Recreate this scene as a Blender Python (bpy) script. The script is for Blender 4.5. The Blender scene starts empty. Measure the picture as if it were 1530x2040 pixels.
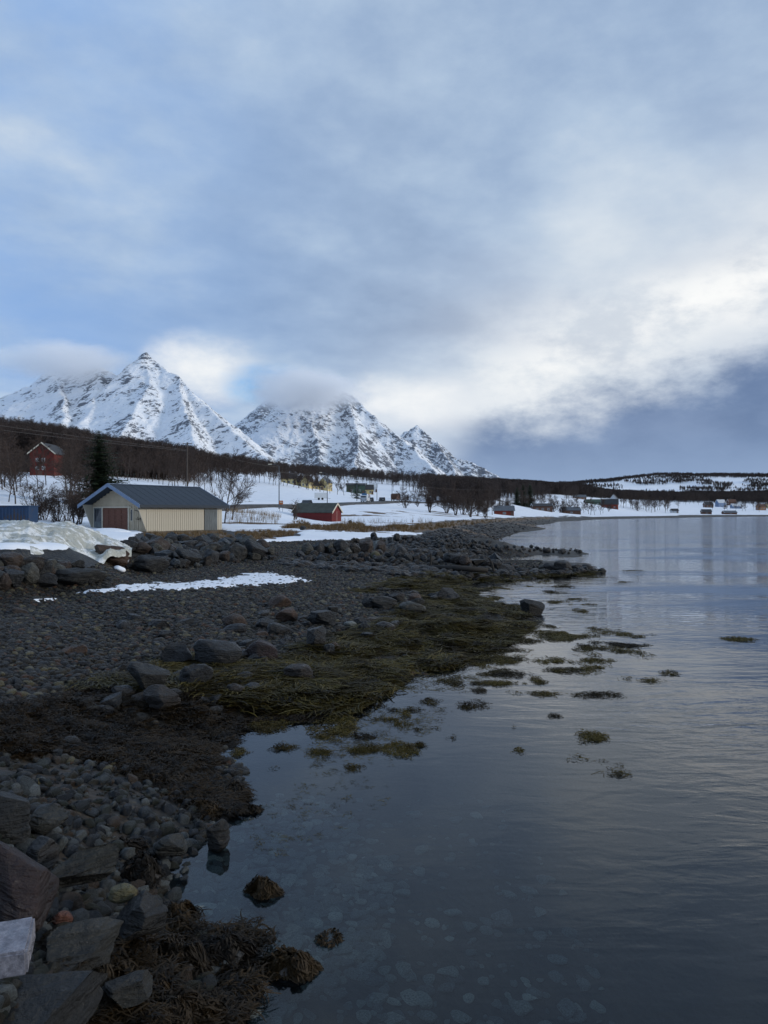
import bpy, bmesh, math, random
import numpy as np
from mathutils import Vector, Matrix, Euler

R = math.radians
F = 1530.0          # focal length of the photograph in its own pixels
CAMZ = 3.5          # eye height above the fjord
sc = bpy.context.scene
C = sc.collection

# ------------------------------------------------------------------ camera
cam_d = bpy.data.cameras.new('camera')
cam = bpy.data.objects.new('camera', cam_d)
C.objects.link(cam)
cam.location = (0, 0, CAMZ)
cam.rotation_euler = (R(90), 0, 0)
cam_d.sensor_fit = 'VERTICAL'
cam_d.sensor_height = 24.0
cam_d.lens = 18.0
cam_d.clip_start = 0.1
cam_d.clip_end = 60000
sc.camera = cam

# ------------------------------------------------------------------ render look
sc.view_settings.view_transform = 'Standard'
sc.view_settings.look = 'None'
sc.view_settings.gamma = 1.0
sc.view_settings.use_curve_mapping = False
sc.view_settings.exposure = 0.15
cy = sc.cycles
cy.use_denoising = True
cy.max_bounces = 6
cy.diffuse_bounces = 2
cy.glossy_bounces = 3
cy.transparent_max_bounces = 12
cy.volume_bounces = 6
cy.volume_max_steps = 96
cy.caustics_reflective = False
cy.caustics_refractive = False
cy.use_adaptive_sampling = True
cy.adaptive_threshold = 0.015


def lin(h):
    h = h.lstrip('#')
    o = []
    for i in (0, 2, 4):
        c = int(h[i:i + 2], 16) / 255
        o.append(c / 12.92 if c <= 0.04045 else ((c + 0.055) / 1.055) ** 2.4)
    return tuple(o) + (1.0,)


# ------------------------------------------------------------------ node helper
class G:
    """a few words for wiring shader nodes"""
    def __init__(s, nt):
        s.nt = nt
        nt.nodes.clear()

    def new(s, t, **kw):
        n = s.nt.nodes.new(t)
        for k, v in kw.items():
            setattr(n, k, v)
        return n

    def put(s, sock, v):
        if hasattr(v, 'is_linked') or isinstance(v, bpy.types.NodeSocket):
            s.nt.links.new(v, sock)
        elif v is not None:
            if isinstance(v, tuple) and sock.type == 'VECTOR':
                v = v[:3]
            sock.default_value = v

    def m(s, op, a, b=None, c=None, clamp=False):
        n = s.new('ShaderNodeMath', operation=op)
        n.use_clamp = clamp
        s.put(n.inputs[0], a)
        if b is not None: s.put(n.inputs[1], b)
        if c is not None: s.put(n.inputs[2], c)
        return n.outputs[0]

    def add(s, a, b): return s.m('ADD', a, b)
    def sub(s, a, b): return s.m('SUBTRACT', a, b)
    def mul(s, a, b): return s.m('MULTIPLY', a, b)

    def vm(s, op, a, b=None):
        n = s.new('ShaderNodeVectorMath', operation=op)
        s.put(n.inputs[0], a)
        if b is not None:
            if op == 'SCALE': s.put(n.inputs['Scale'], b)
            else: s.put(n.inputs[1], b)
        return n.outputs['Vector'] if op not in ('LENGTH', 'DOT_PRODUCT') else n.outputs['Value']

    def ss(s, x, a, b, lo=0.0, hi=1.0):
        n = s.new('ShaderNodeMapRange', interpolation_type='SMOOTHSTEP')
        s.put(n.inputs['Value'], x)
        for k, v in (('From Min', a), ('From Max', b), ('To Min', lo), ('To Max', hi)):
            s.put(n.inputs[k], v)
        return n.outputs[0]

    def mr(s, x, a, b, lo=0.0, hi=1.0):
        n = s.new('ShaderNodeMapRange')
        s.put(n.inputs['Value'], x)
        for k, v in (('From Min', a), ('From Max', b), ('To Min', lo), ('To Max', hi)):
            s.put(n.inputs[k], v)
        return n.outputs[0]

    def mix(s, f, a, b, blend='MIX'):
        n = s.new('ShaderNodeMix', data_type='RGBA', blend_type=blend)
        s.put(n.inputs[0], f)
        s.put(n.inputs[6], a)
        s.put(n.inputs[7], b)
        return n.outputs[2]

    def noise(s, vec, scale, detail=4, rough=0.5, dist=0.0, kind='FBM'):
        n = s.new('ShaderNodeTexNoise')
        n.noise_type = kind
        if vec is not None: s.put(n.inputs['Vector'], vec)
        s.put(n.inputs['Scale'], scale)
        s.put(n.inputs['Detail'], detail)
        s.put(n.inputs['Roughness'], rough)
        s.put(n.inputs['Distortion'], dist)
        return n.outputs[0]

    def voro(s, vec, scale, feature='F1', out='Distance', rnd=1.0):
        n = s.new('ShaderNodeTexVoronoi', feature=feature)
        if vec is not None: s.put(n.inputs['Vector'], vec)
        s.put(n.inputs['Scale'], scale)
        s.put(n.inputs['Randomness'], rnd)
        return n.outputs[out]

    def xyz(s, v):
        n = s.new('ShaderNodeSeparateXYZ')
        s.put(n.inputs[0], v)
        return n.outputs[0], n.outputs[1], n.outputs[2]

    def comb(s, x, y, z):
        n = s.new('ShaderNodeCombineXYZ')
        for i, v in enumerate((x, y, z)): s.put(n.inputs[i], v)
        return n.outputs[0]

    def ramp(s, f, stops, interp='LINEAR'):
        n = s.new('ShaderNodeValToRGB')
        cr = n.color_ramp
        cr.interpolation = interp
        while len(cr.elements) < len(stops): cr.elements.new(0.5)
        for e, (p, c) in zip(cr.elements, stops):
            e.position = p
            e.color = c
        s.put(n.inputs[0], f)
        return n.outputs[0]

    def bump(s, h, strength=0.5, dist=0.05, normal=None):
        n = s.new('ShaderNodeBump')
        s.put(n.inputs['Strength'], strength)
        s.put(n.inputs['Distance'], dist)
        s.put(n.inputs['Height'], h)
        if normal is not None: s.put(n.inputs['Normal'], normal)
        return n.outputs[0]

    def attr(s, name):
        n = s.new('ShaderNodeAttribute', attribute_name=name)
        return n.outputs['Fac']

    def obj(s): return s.new('ShaderNodeTexCoord').outputs['Object']
    def pos(s): return s.new('ShaderNodeNewGeometry').outputs['Position']
    def rnd(s): return s.new('ShaderNodeObjectInfo').outputs['Random']

    def bsdf(s, col, rough=0.8, normal=None, spec=0.4, metal=0.0):
        p = s.new('ShaderNodeBsdfPrincipled')
        s.put(p.inputs['Base Color'], col)
        s.put(p.inputs['Roughness'], rough)
        s.put(p.inputs['Specular IOR Level'], spec)
        s.put(p.inputs['Metallic'], metal)
        if normal is not None: s.put(p.inputs['Normal'], normal)
        return p.outputs[0]

    def out(s, surf=None, vol=None):
        o = s.new('ShaderNodeOutputMaterial')
        if surf is not None: s.nt.links.new(surf, o.inputs['Surface'])
        if vol is not None: s.nt.links.new(vol, o.inputs['Volume'])


def mat(name):
    m = bpy.data.materials.new(name)
    m.use_nodes = True
    return m, G(m.node_tree)


# ------------------------------------------------------------------ world: broken winter cloud over a pale blue sky
SUN_AZ, SUN_EL = 98.0, 16.0      # degrees right of the view axis, above the horizon
world = bpy.data.worlds.new('World')
sc.world = world
world.use_nodes = True
g = G(world.node_tree)
d = g.new('ShaderNodeTexCoord').outputs['Generated']
dx, dy, dz = g.xyz(d)
az = g.mul(g.m('ARCTAN2', dx, dy), 57.29578)
el = g.mul(g.m('ARCSINE', dz), 57.29578)
sky = g.new('ShaderNodeTexSky')
sky.sky_type = 'NISHITA'
sky.sun_disc = False
sky.sun_elevation = R(SUN_EL)
sky.sun_rotation = R(SUN_AZ)
sky.altitude = 0
sky.air_density = 1.0
sky.dust_density = 0.4
# cloud layer seen in perspective: divide by height above the horizon
den = g.add(g.m('MAXIMUM', dz, 0.0), 0.16)
plane = g.comb(g.m('DIVIDE', dx, den), g.m('DIVIDE', dy, den), 0.0)
rot = g.new('ShaderNodeVectorRotate', rotation_type='Z_AXIS')
g.put(rot.inputs['Vector'], plane)
rot.inputs['Angle'].default_value = R(-40)
strk = g.vm('MULTIPLY', rot.outputs[0], (0.9, 1.05, 1.0))
n1 = g.noise(strk, 0.8, 3, 0.5, 0.4)
n2 = g.noise(g.vm('ADD', strk, (7.3, 2.1, 0)), 1.9, 4, 0.55)
ang = g.comb(az, el, 0.0)
n3 = g.noise(g.vm('MULTIPLY', ang, (0.055, 0.13, 1)), 1.0, 3, 0.6)
n4 = g.noise(g.vm('MULTIPLY', ang, (0.15, 0.27, 1)), 1.0, 6, 0.62)
tone = g.add(g.mul(n1, 0.50), g.add(g.mul(n2, 0.34), g.mul(n4, 0.16)))
deck = g.ramp(tone, [(0.36, lin('8198b8')), (0.45, lin('95abc8')), (0.51, lin('a6bad2')), (0.57, lin('bac9da')), (0.68, lin('dae2e9'))])
# bluer where the cloud thins, to the left
blue = g.mul(g.ss(az, 2, -30), g.ss(g.add(tone, g.mul(n3, 0.4)), 0.88, 0.52))
deck = g.mix(g.mul(blue, 0.7), deck, lin('86aee4'))
# the low sun stands behind the cloud at the right: a wide soft glow, brightest along a slanting break
warp = g.mul(g.sub(n3, 0.5), 8.0)
line = g.add(g.sub(el, g.add(6.6, g.mul(az, 0.32))), warp)
def bell(x, w): return g.m('EXPONENT', g.mul(g.m('POWER', g.m('DIVIDE', x, w), 2.0), -1.0))
side = g.mul(g.ss(az, -12, 18), g.ss(az, 80, 34))
glow = g.mul(bell(line, 8.0), side)
deck = g.mix(g.mul(glow, 0.6), deck, lin('e2e4e4'))
band = g.mul(g.mul(bell(line, 3.4), g.mul(g.ss(az, -4, 19), g.ss(az, 75, 34))), g.ss(n4, 0.34, 0.62))
deck = g.mix(g.mul(band, 0.7), deck, (.98, .97, .94, 1))
# bright banners of cloud behind the summits
def blob(a0, e0, ra, re):
    q = g.add(g.m('POWER', g.m('DIVIDE', g.sub(az, a0), ra), 2.0), g.m('POWER', g.m('DIVIDE', g.sub(el, e0), re), 2.0))
    q = g.add(q, g.mul(g.sub(n4, 0.5), 3.4))
    return g.ss(q, 1.5, -0.7)
deck = g.mix(g.mul(blob(-13.2, 10.4, 4.6, 2.5), 0.9), deck, lin('f0f1f0'))
deck = g.mix(g.mul(blob(1.6, 8.0, 6.4, 2.2), 0.9), deck, lin('f0f1f1'))
# a window of blue between the two mountains
win = g.m('MINIMUM', g.mul(blob(-8.7, 9.4, 3.0, 1.5), 1.7), 1.0)
# slate bank of cloud low on the right, its top billowing
edge = g.m('MINIMUM', g.add(4.9, g.mul(g.sub(az, 5.0), 0.23)), 11.5)
low = g.ss(g.sub(g.add(el, g.mul(g.sub(n4, 0.5), 8.0)), edge), 2.6, -2.0)
low = g.mul(low, g.mul(g.ss(g.add(az, g.mul(g.sub(n4, 0.5), 6.0)), 2.8, 7.0), g.ss(az, 95, 60)))
bank = g.mix(g.ss(el, 7, 0.5), g.mix(g.ss(g.add(g.mul(n3, .6), g.mul(n4, .4)), 0.35, 0.62), lin('60769a'), lin('768bad')), lin('8aa0c0'))
deck = g.mix(g.mul(low, .96), deck, bank)
hor = g.mul(g.ss(el, 9, 2), g.ss(az, 8, 0))
deck = g.mix(g.mul(hor, 0.5), deck, lin('a3b8d6'))
deck10 = g.vm('SCALE', deck, 10.0)
skyc = g.vm('MULTIPLY', sky.outputs[0], (0.75, 1.15, 1.7))
cover = g.m('SUBTRACT', 1.0, g.mul(win, 0.85))
final = g.mix(cover, skyc, deck10)
bg = g.new('ShaderNodeBackground')
g.put(bg.inputs['Color'], final)
bg.inputs['Strength'].default_value = 0.1
world.cycles.sampling_method = 'MANUAL'
world.cycles.sample_map_resolution = 256
wo = g.new('ShaderNodeOutputWorld')
g.nt.links.new(bg.outputs[0], wo.inputs['Surface'])

# ------------------------------------------------------------------ sun, veiled by thin cloud
sun_d = bpy.data.lights.new('sun', 'SUN')
sun_d.energy = 1.5
sun_d.angle = R(10)
sun_d.color = (1.0, 0.93, 0.82)
sun = bpy.data.objects.new('sun', sun_d)
C.objects.link(sun)
sv = Vector((math.sin(R(SUN_AZ)) * math.cos(R(SUN_EL)), math.cos(R(SUN_AZ)) * math.cos(R(SUN_EL)), math.sin(R(SUN_EL))))
sun.rotation_euler = sv.to_track_quat('Z', 'Y').to_euler()

# ------------------------------------------------------------------ small tools
rng = np.random.default_rng(7)
random.seed(7)


def _h(ix, iy, iz, seed):
    n = (ix.astype(np.int64) * 374761393 + iy.astype(np.int64) * 668265263 + iz.astype(np.int64) * 2147483647 + seed * 974711) & 0xffffffff
    n = ((n ^ (n >> 13)) * 1274126177) & 0xffffffff
    n = ((n ^ (n >> 16)) * 2246822519) & 0xffffffff
    return ((n ^ (n >> 15)) & 0xffff) / 65535.0


def vnoise(x, y, z=None, seed=0):
    x = np.asarray(x, float); y = np.asarray(y, float)
    z = np.zeros_like(x) if z is None else np.asarray(z, float)
    fx, fy, fz = np.floor(x), np.floor(y), np.floor(z)
    u, v, w = x - fx, y - fy, z - fz
    u = u * u * u * (u * (u * 6 - 15) + 10); v = v * v * v * (v * (v * 6 - 15) + 10); w = w * w * w * (w * (w * 6 - 15) + 10)
    r = 0
    for i in (0, 1):
        for j in (0, 1):
            for k in (0, 1):
                r = r + _h(fx + i, fy + j, fz + k, seed) * (u if i else 1 - u) * (v if j else 1 - v) * (w if k else 1 - w)
    return r


def fbm(x, y, z=None, octs=4, seed=0, gain=0.5):
    t, a, n = 0, 1.0, 0.0
    for o in range(octs):
        f = 2.03 ** o
        t = t + a * vnoise(np.asarray(x) * f + 13.7 * o, np.asarray(y) * f - 7.1 * o, None if z is None else np.asarray(z) * f, seed + o)
        n += a
        a *= gain
    return t / n


def sstep(x, a, b):
    t = np.clip((x - a) / (b - a), 0, 1)
    return t * t * (3 - 2 * t)


def at(px, py, dist):
    """the point that the pixel shows at that distance along the view axis"""
    return Vector(((px - 765) / F * dist, dist, CAMZ - (py - 1020) / F * dist))


def proj(x, y, z):
    y = np.maximum(y, 0.3)
    return 765 + F * x / y, 1020 - F * (z - CAMZ) / y


def mesh_obj(name, verts, faces, m=None, parent=None, smooth=False, link=True):
    me = bpy.data.meshes.new(name)
    me.from_pydata([tuple(v) for v in verts], [], [tuple(f) for f in faces])
    me.update()
    if smooth:
        me.polygons.foreach_set('use_smooth', np.ones(len(me.polygons), bool))
    if m is not None: me.materials.append(m)
    o = bpy.data.objects.new(name, me)
    if link: C.objects.link(o)
    if parent is not None: o.parent = parent
    return o


def fast_mesh(name, V, Q, m=None, smooth=True, tri=False):
    k = 3 if tri else 4
    me = bpy.data.meshes.new(name)
    me.vertices.add(len(V)); me.vertices.foreach_set('co', np.asarray(V, np.float32).ravel())
    me.loops.add(len(Q) * k); me.loops.foreach_set('vertex_index', np.asarray(Q, np.int32).ravel())
    me.polygons.add(len(Q)); me.polygons.foreach_set('loop_start', np.arange(0, len(Q) * k, k, dtype=np.int32))
    me.update(calc_edges=True)
    me.validate()
    if smooth: me.polygons.foreach_set('use_smooth', np.ones(len(me.polygons), bool))
    if m is not None: me.materials.append(m)
    return me


def tag(o, label=None, cat=None, group=None, kind=None):
    if label: o['label'] = label
    if cat: o['category'] = cat
    if group: o['group'] = group
    if kind: o['kind'] = kind
    return o


def empty(name, loc=(0, 0, 0), rz=0.0):
    o = bpy.data.objects.new(name, None)
    o.empty_display_size = 0.2
    C.objects.link(o)
    o.location = loc
    o.rotation_euler = (0, 0, rz)
    return o


def copy_tree(o, parent=None):
    c = o.copy()
    C.objects.link(c)
    c.parent = parent
    for ch in o.children: copy_tree(ch, c)
    return c


class MB:
    """collects boxes, bars, tubes and prisms and links them as one mesh"""
    def __init__(s): s.v, s.f = [], []

    def box(s, x0, x1, y0, y1, z0, z1):
        b = len(s.v)
        s.v += [(x0, y0, z0), (x1, y0, z0), (x1, y1, z0), (x0, y1, z0), (x0, y0, z1), (x1, y0, z1), (x1, y1, z1), (x0, y1, z1)]
        s.f += [tuple(b + i for i in q) for q in ((0, 3, 2, 1), (4, 5, 6, 7), (0, 1, 5, 4), (1, 2, 6, 5), (2, 3, 7, 6), (3, 0, 4, 7))]
        return s

    def prism(s, poly, axis, a, b):
        """closed polygon given in the two other axes, extruded along axis"""
        n, k = len(poly), len(s.v)
        for t in (a, b):
            for (p, q) in poly:
                s.v.append({'x': (t, p, q), 'y': (p, t, q), 'z': (p, q, t)}[axis])
        s.f.append(tuple(k + i for i in range(n - 1, -1, -1)))
        s.f.append(tuple(k + n + i for i in range(n)))
        for i in range(n):
            j = (i + 1) % n
            s.f.append((k + i, k + j, k + n + j, k + n + i))
        return s

    def tube(s, pts, rad, n=6):
        pts = [Vector(p) for p in pts]
        if not isinstance(rad, (list, tuple)): rad = [rad] * len(pts)
        k = len(s.v)
        for i, p in enumerate(pts):
            t = (pts[min(i + 1, len(pts) - 1)] - pts[max(i - 1, 0)]).normalized()
            a = t.orthogonal().normalized() if abs(t.z) > 0.9 else t.cross(Vector((0, 0, 1))).normalized()
            b = t.cross(a)
            for j in range(n):
                th = 2 * math.pi * j / n
                s.v.append(tuple(p + a * math.cos(th) * rad[i] + b * math.sin(th) * rad[i]))
        for i in range(len(pts) - 1):
            for j in range(n):
                j2 = (j + 1) % n
                s.f.append((k + i * n + j, k + i * n + j2, k + (i + 1) * n + j2, k + (i + 1) * n + j))
        s.f.append(tuple(k + j for j in range(n - 1, -1, -1)))
        e = k + (len(pts) - 1) * n
        s.f.append(tuple(e + j for j in range(n)))
        return s

    def quad(s, a, b, c, d):
        k = len(s.v)
        s.v += [tuple(a), tuple(b), tuple(c), tuple(d)]
        s.f.append((k, k + 1, k + 2, k + 3))
        return s

    def build(s, name, m, parent=None, smooth=False, link=True):
        return mesh_obj(name, s.v, s.f, m, parent, smooth, link)

    def data(s, name, m, smooth=False):
        me = bpy.data.meshes.new(name)
        me.from_pydata(s.v, [], s.f)
        me.update()
        if smooth: me.polygons.foreach_set('use_smooth', np.ones(len(me.polygons), bool))
        me.materials.append(m)
        return me


def part(name, me, parent, loc=(0, 0, 0), rot=(0, 0, 0), scl=(1, 1, 1)):
    o = bpy.data.objects.new(name, me)
    C.objects.link(o)
    o.parent = parent
    o.location, o.rotation_euler, o.scale = loc, rot, scl
    return o


def scatter(name, protos, pts, rots, scls, label=None, cat=None, idx=None):
    """one object of stuff: prototypes instanced on points by geometry nodes"""
    col = bpy.data.collections.new(name + '_kinds')
    for p in protos: col.objects.link(p)
    n = len(pts)
    me = bpy.data.meshes.new(name)
    me.vertices.add(n)
    me.vertices.foreach_set('co', np.asarray(pts, np.float32).ravel())
    for nm, arr in (('rot', rots), ('scl', scls)):
        a = me.attributes.new(nm, 'FLOAT_VECTOR', 'POINT')
        a.data.foreach_set('vector', np.asarray(arr, np.float32).ravel())
    a = me.attributes.new('idx', 'INT', 'POINT')
    a.data.foreach_set('value', np.asarray(rng.integers(0, len(protos), n) if idx is None else idx, np.int32))
    o = bpy.data.objects.new(name, me)
    C.objects.link(o)
    ng = bpy.data.node_groups.new(name + '_scatter', 'GeometryNodeTree')
    ng.interface.new_socket('Geometry', in_out='INPUT', socket_type='NodeSocketGeometry')
    ng.interface.new_socket('Geometry', in_out='OUTPUT', socket_type='NodeSocketGeometry')
    N = ng.nodes
    gi, go = N.new('NodeGroupInput'), N.new('NodeGroupOutput')
    ci = N.new('GeometryNodeCollectionInfo')
    ci.inputs['Collection'].default_value = col
    ci.inputs['Separate Children'].default_value = True
    ci.inputs['Reset Children'].default_value = True
    ip = N.new('GeometryNodeInstanceOnPoints')
    ip.inputs['Pick Instance'].default_value = True
    def named(nm, t):
        q = N.new('GeometryNodeInputNamedAttribute')
        q.data_type = t
        q.inputs['Name'].default_value = nm
        return q.outputs['Attribute']
    e2r = N.new('FunctionNodeEulerToRotation')
    L = ng.links.new
    L(gi.outputs[0], ip.inputs['Points'])
    L(ci.outputs[0], ip.inputs['Instance'])
    L(named('idx', 'INT'), ip.inputs['Instance Index'])
    L(named('rot', 'FLOAT_VECTOR'), e2r.inputs[0])
    L(e2r.outputs[0], ip.inputs['Rotation'])
    L(named('scl', 'FLOAT_VECTOR'), ip.inputs['Scale'])
    L(ip.outputs[0], go.inputs[0])
    md = o.modifiers.new('scatter', 'NODES')
    md.node_group = ng
    tag(o, label, cat, None, 'stuff')
    return o


# ------------------------------------------------------------------ land form: heights known at many spots, smooth between
ctrl = []
def cz(px, py, z):                       # a spot seen at a pixel, its height known
    dd = (CAMZ - z) * F / (py - 1020)
    ctrl.append(((px - 765) / F * dd, dd, z))
def cd(px, py, dd):                      # a spot seen at a pixel, its distance known
    p = at(px, py, dd)
    ctrl.append((p.x, p.y, p.z))
def cw(px, py, z):                       # below the water: the pixel of the surface above it
    dd = CAMZ * F / (py - 1020)
    ctrl.append(((px - 765) / F * dd, dd, z))

for px, py in [(470, 2040), (490, 1960), (480, 1900), (395, 1830), (335, 1760), (345, 1710), (395, 1665), (440, 1630), (400, 1580), (420, 1540), (390, 1505), (440, 1465),
               (500, 1432), (590, 1420), (680, 1398), (735, 1370), (760, 1342), (850, 1325), (930, 1300), (1000, 1272), (1030, 1245), (1020, 1222), (985, 1205), (950, 1190), (915, 1172), (930, 1160),
               (1010, 1153), (1100, 1147), (1190, 1140), (1195, 1132), (1100, 1124), (1010, 1120), (965, 1116), (960, 1110), (1060, 1105), (1155, 1101), (1150, 1097), (1060, 1093),
               (1000, 1088), (970, 1082), (1000, 1072), (1030, 1062), (1070, 1050), (1100, 1043), (1160, 1037), (1230, 1034), (1330, 1032), (1440, 1030), (1530, 1029), (1650, 1028)]:
    cw(px, py, 0.0)
for a in [(-1.0, 4.0, 0), (-0.9, 2.5, 0), (-0.8, 1.0, 0), (-2.4, 3.4, 0.9), (-3.2, 2.0, 1.2), (-5, 2, 1.5), (-10, 4, 2.2), (1.5, 2, -0.8), (5, 2, -1.6),
          (20, 5, -2.5), (30, 1, -3), (40, 30, -3.2), (60, 60, -3.2), (150, 100, -4), (160, 160, -4), (400, 150, -6), (700, 350, -6), (900, 620, -5), (1500, 300, -9), (1800, 1000, 3), (2500, 1200, 20)]:
    ctrl.append(a)
for a in [(700, 2000, -.4), (560, 1800, -.3), (1000, 1900, -.9), (1400, 1900, -1.4), (600, 1600, -.25), (900, 1600, -.6), (1400, 1500, -1.3), (900, 1440, -.28), (1150, 1350, -.35), (1500, 1300, -1.3),
          (1150, 1230, -.28), (1400, 1200, -1.5), (1050, 1165, -.15), (1300, 1135, -.8), (1500, 1110, -2), (1060, 1114, -.25), (1200, 1080, -1), (1150, 1065, -1.2), (1500, 1060, -3), (1300, 1045, -3),
          (1200, 1040, -1.5), (1500, 1035, -3), (700, 1430, -.2), (560, 1500, -.2), (1000, 1300, -.15)]:
    cw(*a)
for a in [(0, 1990, .8), (150, 1980, .55), (300, 1960, .25), (0, 1850, .75), (100, 1720, .5), (200, 1720, .3), (280, 1740, .15), (0, 1600, .75), (150, 1600, .45), (300, 1620, .2), (100, 1500, .42), (0, 1500, .6), (300, 1490, .14), (380, 1450, .12),
          (0, 1350, .72), (200, 1350, .42), (400, 1370, .25), (600, 1350, .14), (0, 1250, .85), (300, 1250, .58), (500, 1250, .42), (700, 1260, .26), (850, 1260, .2), (960, 1230, .17),
          (-100, 1185, 1.1), (0, 1185, 1.0), (200, 1185, .85), (400, 1180, .76), (600, 1165, .62), (750, 1190, .42), (800, 1160, .45), (880, 1170, .25),
          (100, 1168, 1.0), (250, 1142, .95), (400, 1122, .92), (520, 1108, .92), (600, 1112, .85), (700, 1118, .72), (850, 1135, .5), (920, 1140, .35),
          (60, 1089, 2.05), (0, 1085, 2.1), (60, 1078, 2.05), (-100, 1083, 2.2), (-20, 1095, 2.1), (-100, 1100, 2.2), (40, 1105, 2.05), (130, 1100, 2.0), (250, 1092, 1.75), (320, 1078, 1.75), (400, 1076, 1.72), (480, 1078, 1.55), (540, 1090, 1.15), (600, 1088, 1.05), (700, 1088, .95), (760, 1075, 1.15),
          (290, 1062, 1.75), (440, 1056, 1.72), (200, 1060, 1.8), (620, 1075, 1.3), (680, 1060, 1.6), (560, 1058, 1.7), (820, 1066, 1.2),
          (650, 1103, .95), (800, 1112, .8), (900, 1122, .62), (1000, 1130, .42), (1100, 1131, .35), (1170, 1133, .22),
          (830, 1083, 1.0), (900, 1088, .85), (960, 1090, .7), (1050, 1095, .42), (1120, 1097, .28), (830, 1100, .55), (900, 1106, .3),
          (900, 1062, 1.0), (960, 1060, .7), (900, 1050, 1.5), (980, 1048, 1.1), (1040, 1042, 1.0)]:
    cz(*a)
for a in [(0, 1071, 42), (130, 1068, 45), (0, 1032, 75), (100, 1050, 62), (-150, 1000, 80), (600, 1040, 130), (680, 1041, 138), (760, 1041, 125), (870, 1037, 160), (960, 1032, 215), (1000, 1028, 285), (1030, 1029, 300),
          (440, 1014, 138), (555, 1013, 150), (650, 1008, 195), (740, 1003, 250), (800, 1001, 310), (860, 1002, 380), (500, 1025, 110), (620, 1022, 165), (760, 1015, 190), (860, 1018, 230), (950, 1022, 270),
          (450, 992, 220), (600, 987, 260), (430, 952, 340), (540, 962, 350), (620, 976, 410), (480, 944, 430), (700, 990, 380), (800, 990, 480), (400, 968, 260),
          (90, 948, 188), (20, 960, 170), (180, 965, 170), (250, 967, 165), (320, 966, 190), (100, 1000, 110), (-150, 930, 260),
          (-400, 840, 800), (-100, 845, 800), (0, 852, 800), (150, 874, 800), (300, 904, 840), (400, 928, 900), (560, 940, 1100), (700, 949, 1250), (850, 958, 1350), (960, 964, 1450), (1100, 972, 1700),
          (-400, 930, 1900), (0, 935, 1900), (300, 955, 1900), (600, 965, 2300), (900, 980, 2800), (-300, 1000, 4200), (300, 1005, 4200), (800, 1008, 4500), (1100, 1005, 5000),
          (0, 925, 350), (200, 925, 380), (350, 942, 450), (620, 955, 620), (760, 970, 650), (900, 978, 650), (960, 990, 480),
          (1000, 1003, 500), (1050, 1012, 430), (1150, 1008, 600), (1200, 1010, 650), (1150, 990, 800), (1300, 1006, 850), (1450, 1006, 950), (1530, 1014, 850), (1300, 1022, 690), (1430, 1023, 740), (1530, 1022.5, 760), (1660, 1022, 800),
          (1130, 1022, 500), (1070, 1026, 380),
          (1530, 992, 1500), (1200, 992, 1300), (1350, 996, 1400), (1700, 990, 1500), (1100, 984, 1150), (1060, 965, 2300), (1130, 970, 2400), (1200, 962, 2600), (1300, 950, 2800), (1400, 947, 3000), (1530, 949, 3000), (1750, 950, 3000),
          (1400, 985, 2000), (1530, 982, 2000), (1250, 986, 2000), (1400, 1000, 5200), (1800, 1000, 5200)]:
    cd(*a)
ctrl = np.array(ctrl)


def _lp(x, y):
    r = np.hypot(x, y)
    return np.arctan2(x, y) * 2.2, np.log(np.maximum(r, 0.6)), r


_ca, _cl, _cr = _lp(ctrl[:, 0], ctrl[:, 1])
_ct = ctrl[:, 2] / _cr
_c2 = 0.06 ** 2
_A = np.sqrt((_ca[:, None] - _ca[None]) ** 2 + (_cl[:, None] - _cl[None]) ** 2 + _c2)
_n = len(_ct)
_M = np.zeros((_n + 1, _n + 1))
_M[:_n, :_n] = _A - 0.002 * np.eye(_n)
_M[:_n, _n] = 1
_M[_n, :_n] = 1
_w = np.linalg.solve(_M, np.append(_ct, 0))


def ground0(x, y):
    x = np.atleast_1d(np.asarray(x, float)); y = np.atleast_1d(np.asarray(y, float))
    out = np.empty(x.shape)
    for s in range(0, len(x), 4000):
        a, l, r = _lp(x[s:s + 4000], y[s:s + 4000])
        k = np.sqrt((a[:, None] - _ca[None]) ** 2 + (l[:, None] - _cl[None]) ** 2 + _c2)
        out[s:s + 4000] = (k @ _w[:_n] + _w[_n]) * r
    return out


def inpoly(px, py, poly):
    """signed distance to a polygon (inside positive), x squeezed so that slopes count alike"""
    P = np.array(poly, float)
    x, y = (np.asarray(px) / 2.5).astype(np.float32), np.asarray(py).astype(np.float32)
    X, Y = P[:, 0] / 2.5, P[:, 1]
    ins = np.zeros(x.shape, bool)
    dm = np.full(x.shape, 1e9, np.float32)
    n = len(P)
    for i in range(n):
        x0, y0, x1, y1 = X[i], Y[i], X[(i + 1) % n], Y[(i + 1) % n]
        if y0 != y1:
            c = ((y0 > y) != (y1 > y)) & (x < (x1 - x0) * (y - y0) / (y1 - y0) + x0)
            ins ^= c
        ex, ey = x1 - x0, y1 - y0
        t = np.clip(((x - x0) * ex + (y - y0) * ey) / (ex * ex + ey * ey + 1e-9), 0, 1)
        dm = np.minimum(dm, np.hypot(x - x0 - t * ex, y - y0 - t * ey))
    return np.where(ins, dm, -dm)


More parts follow.
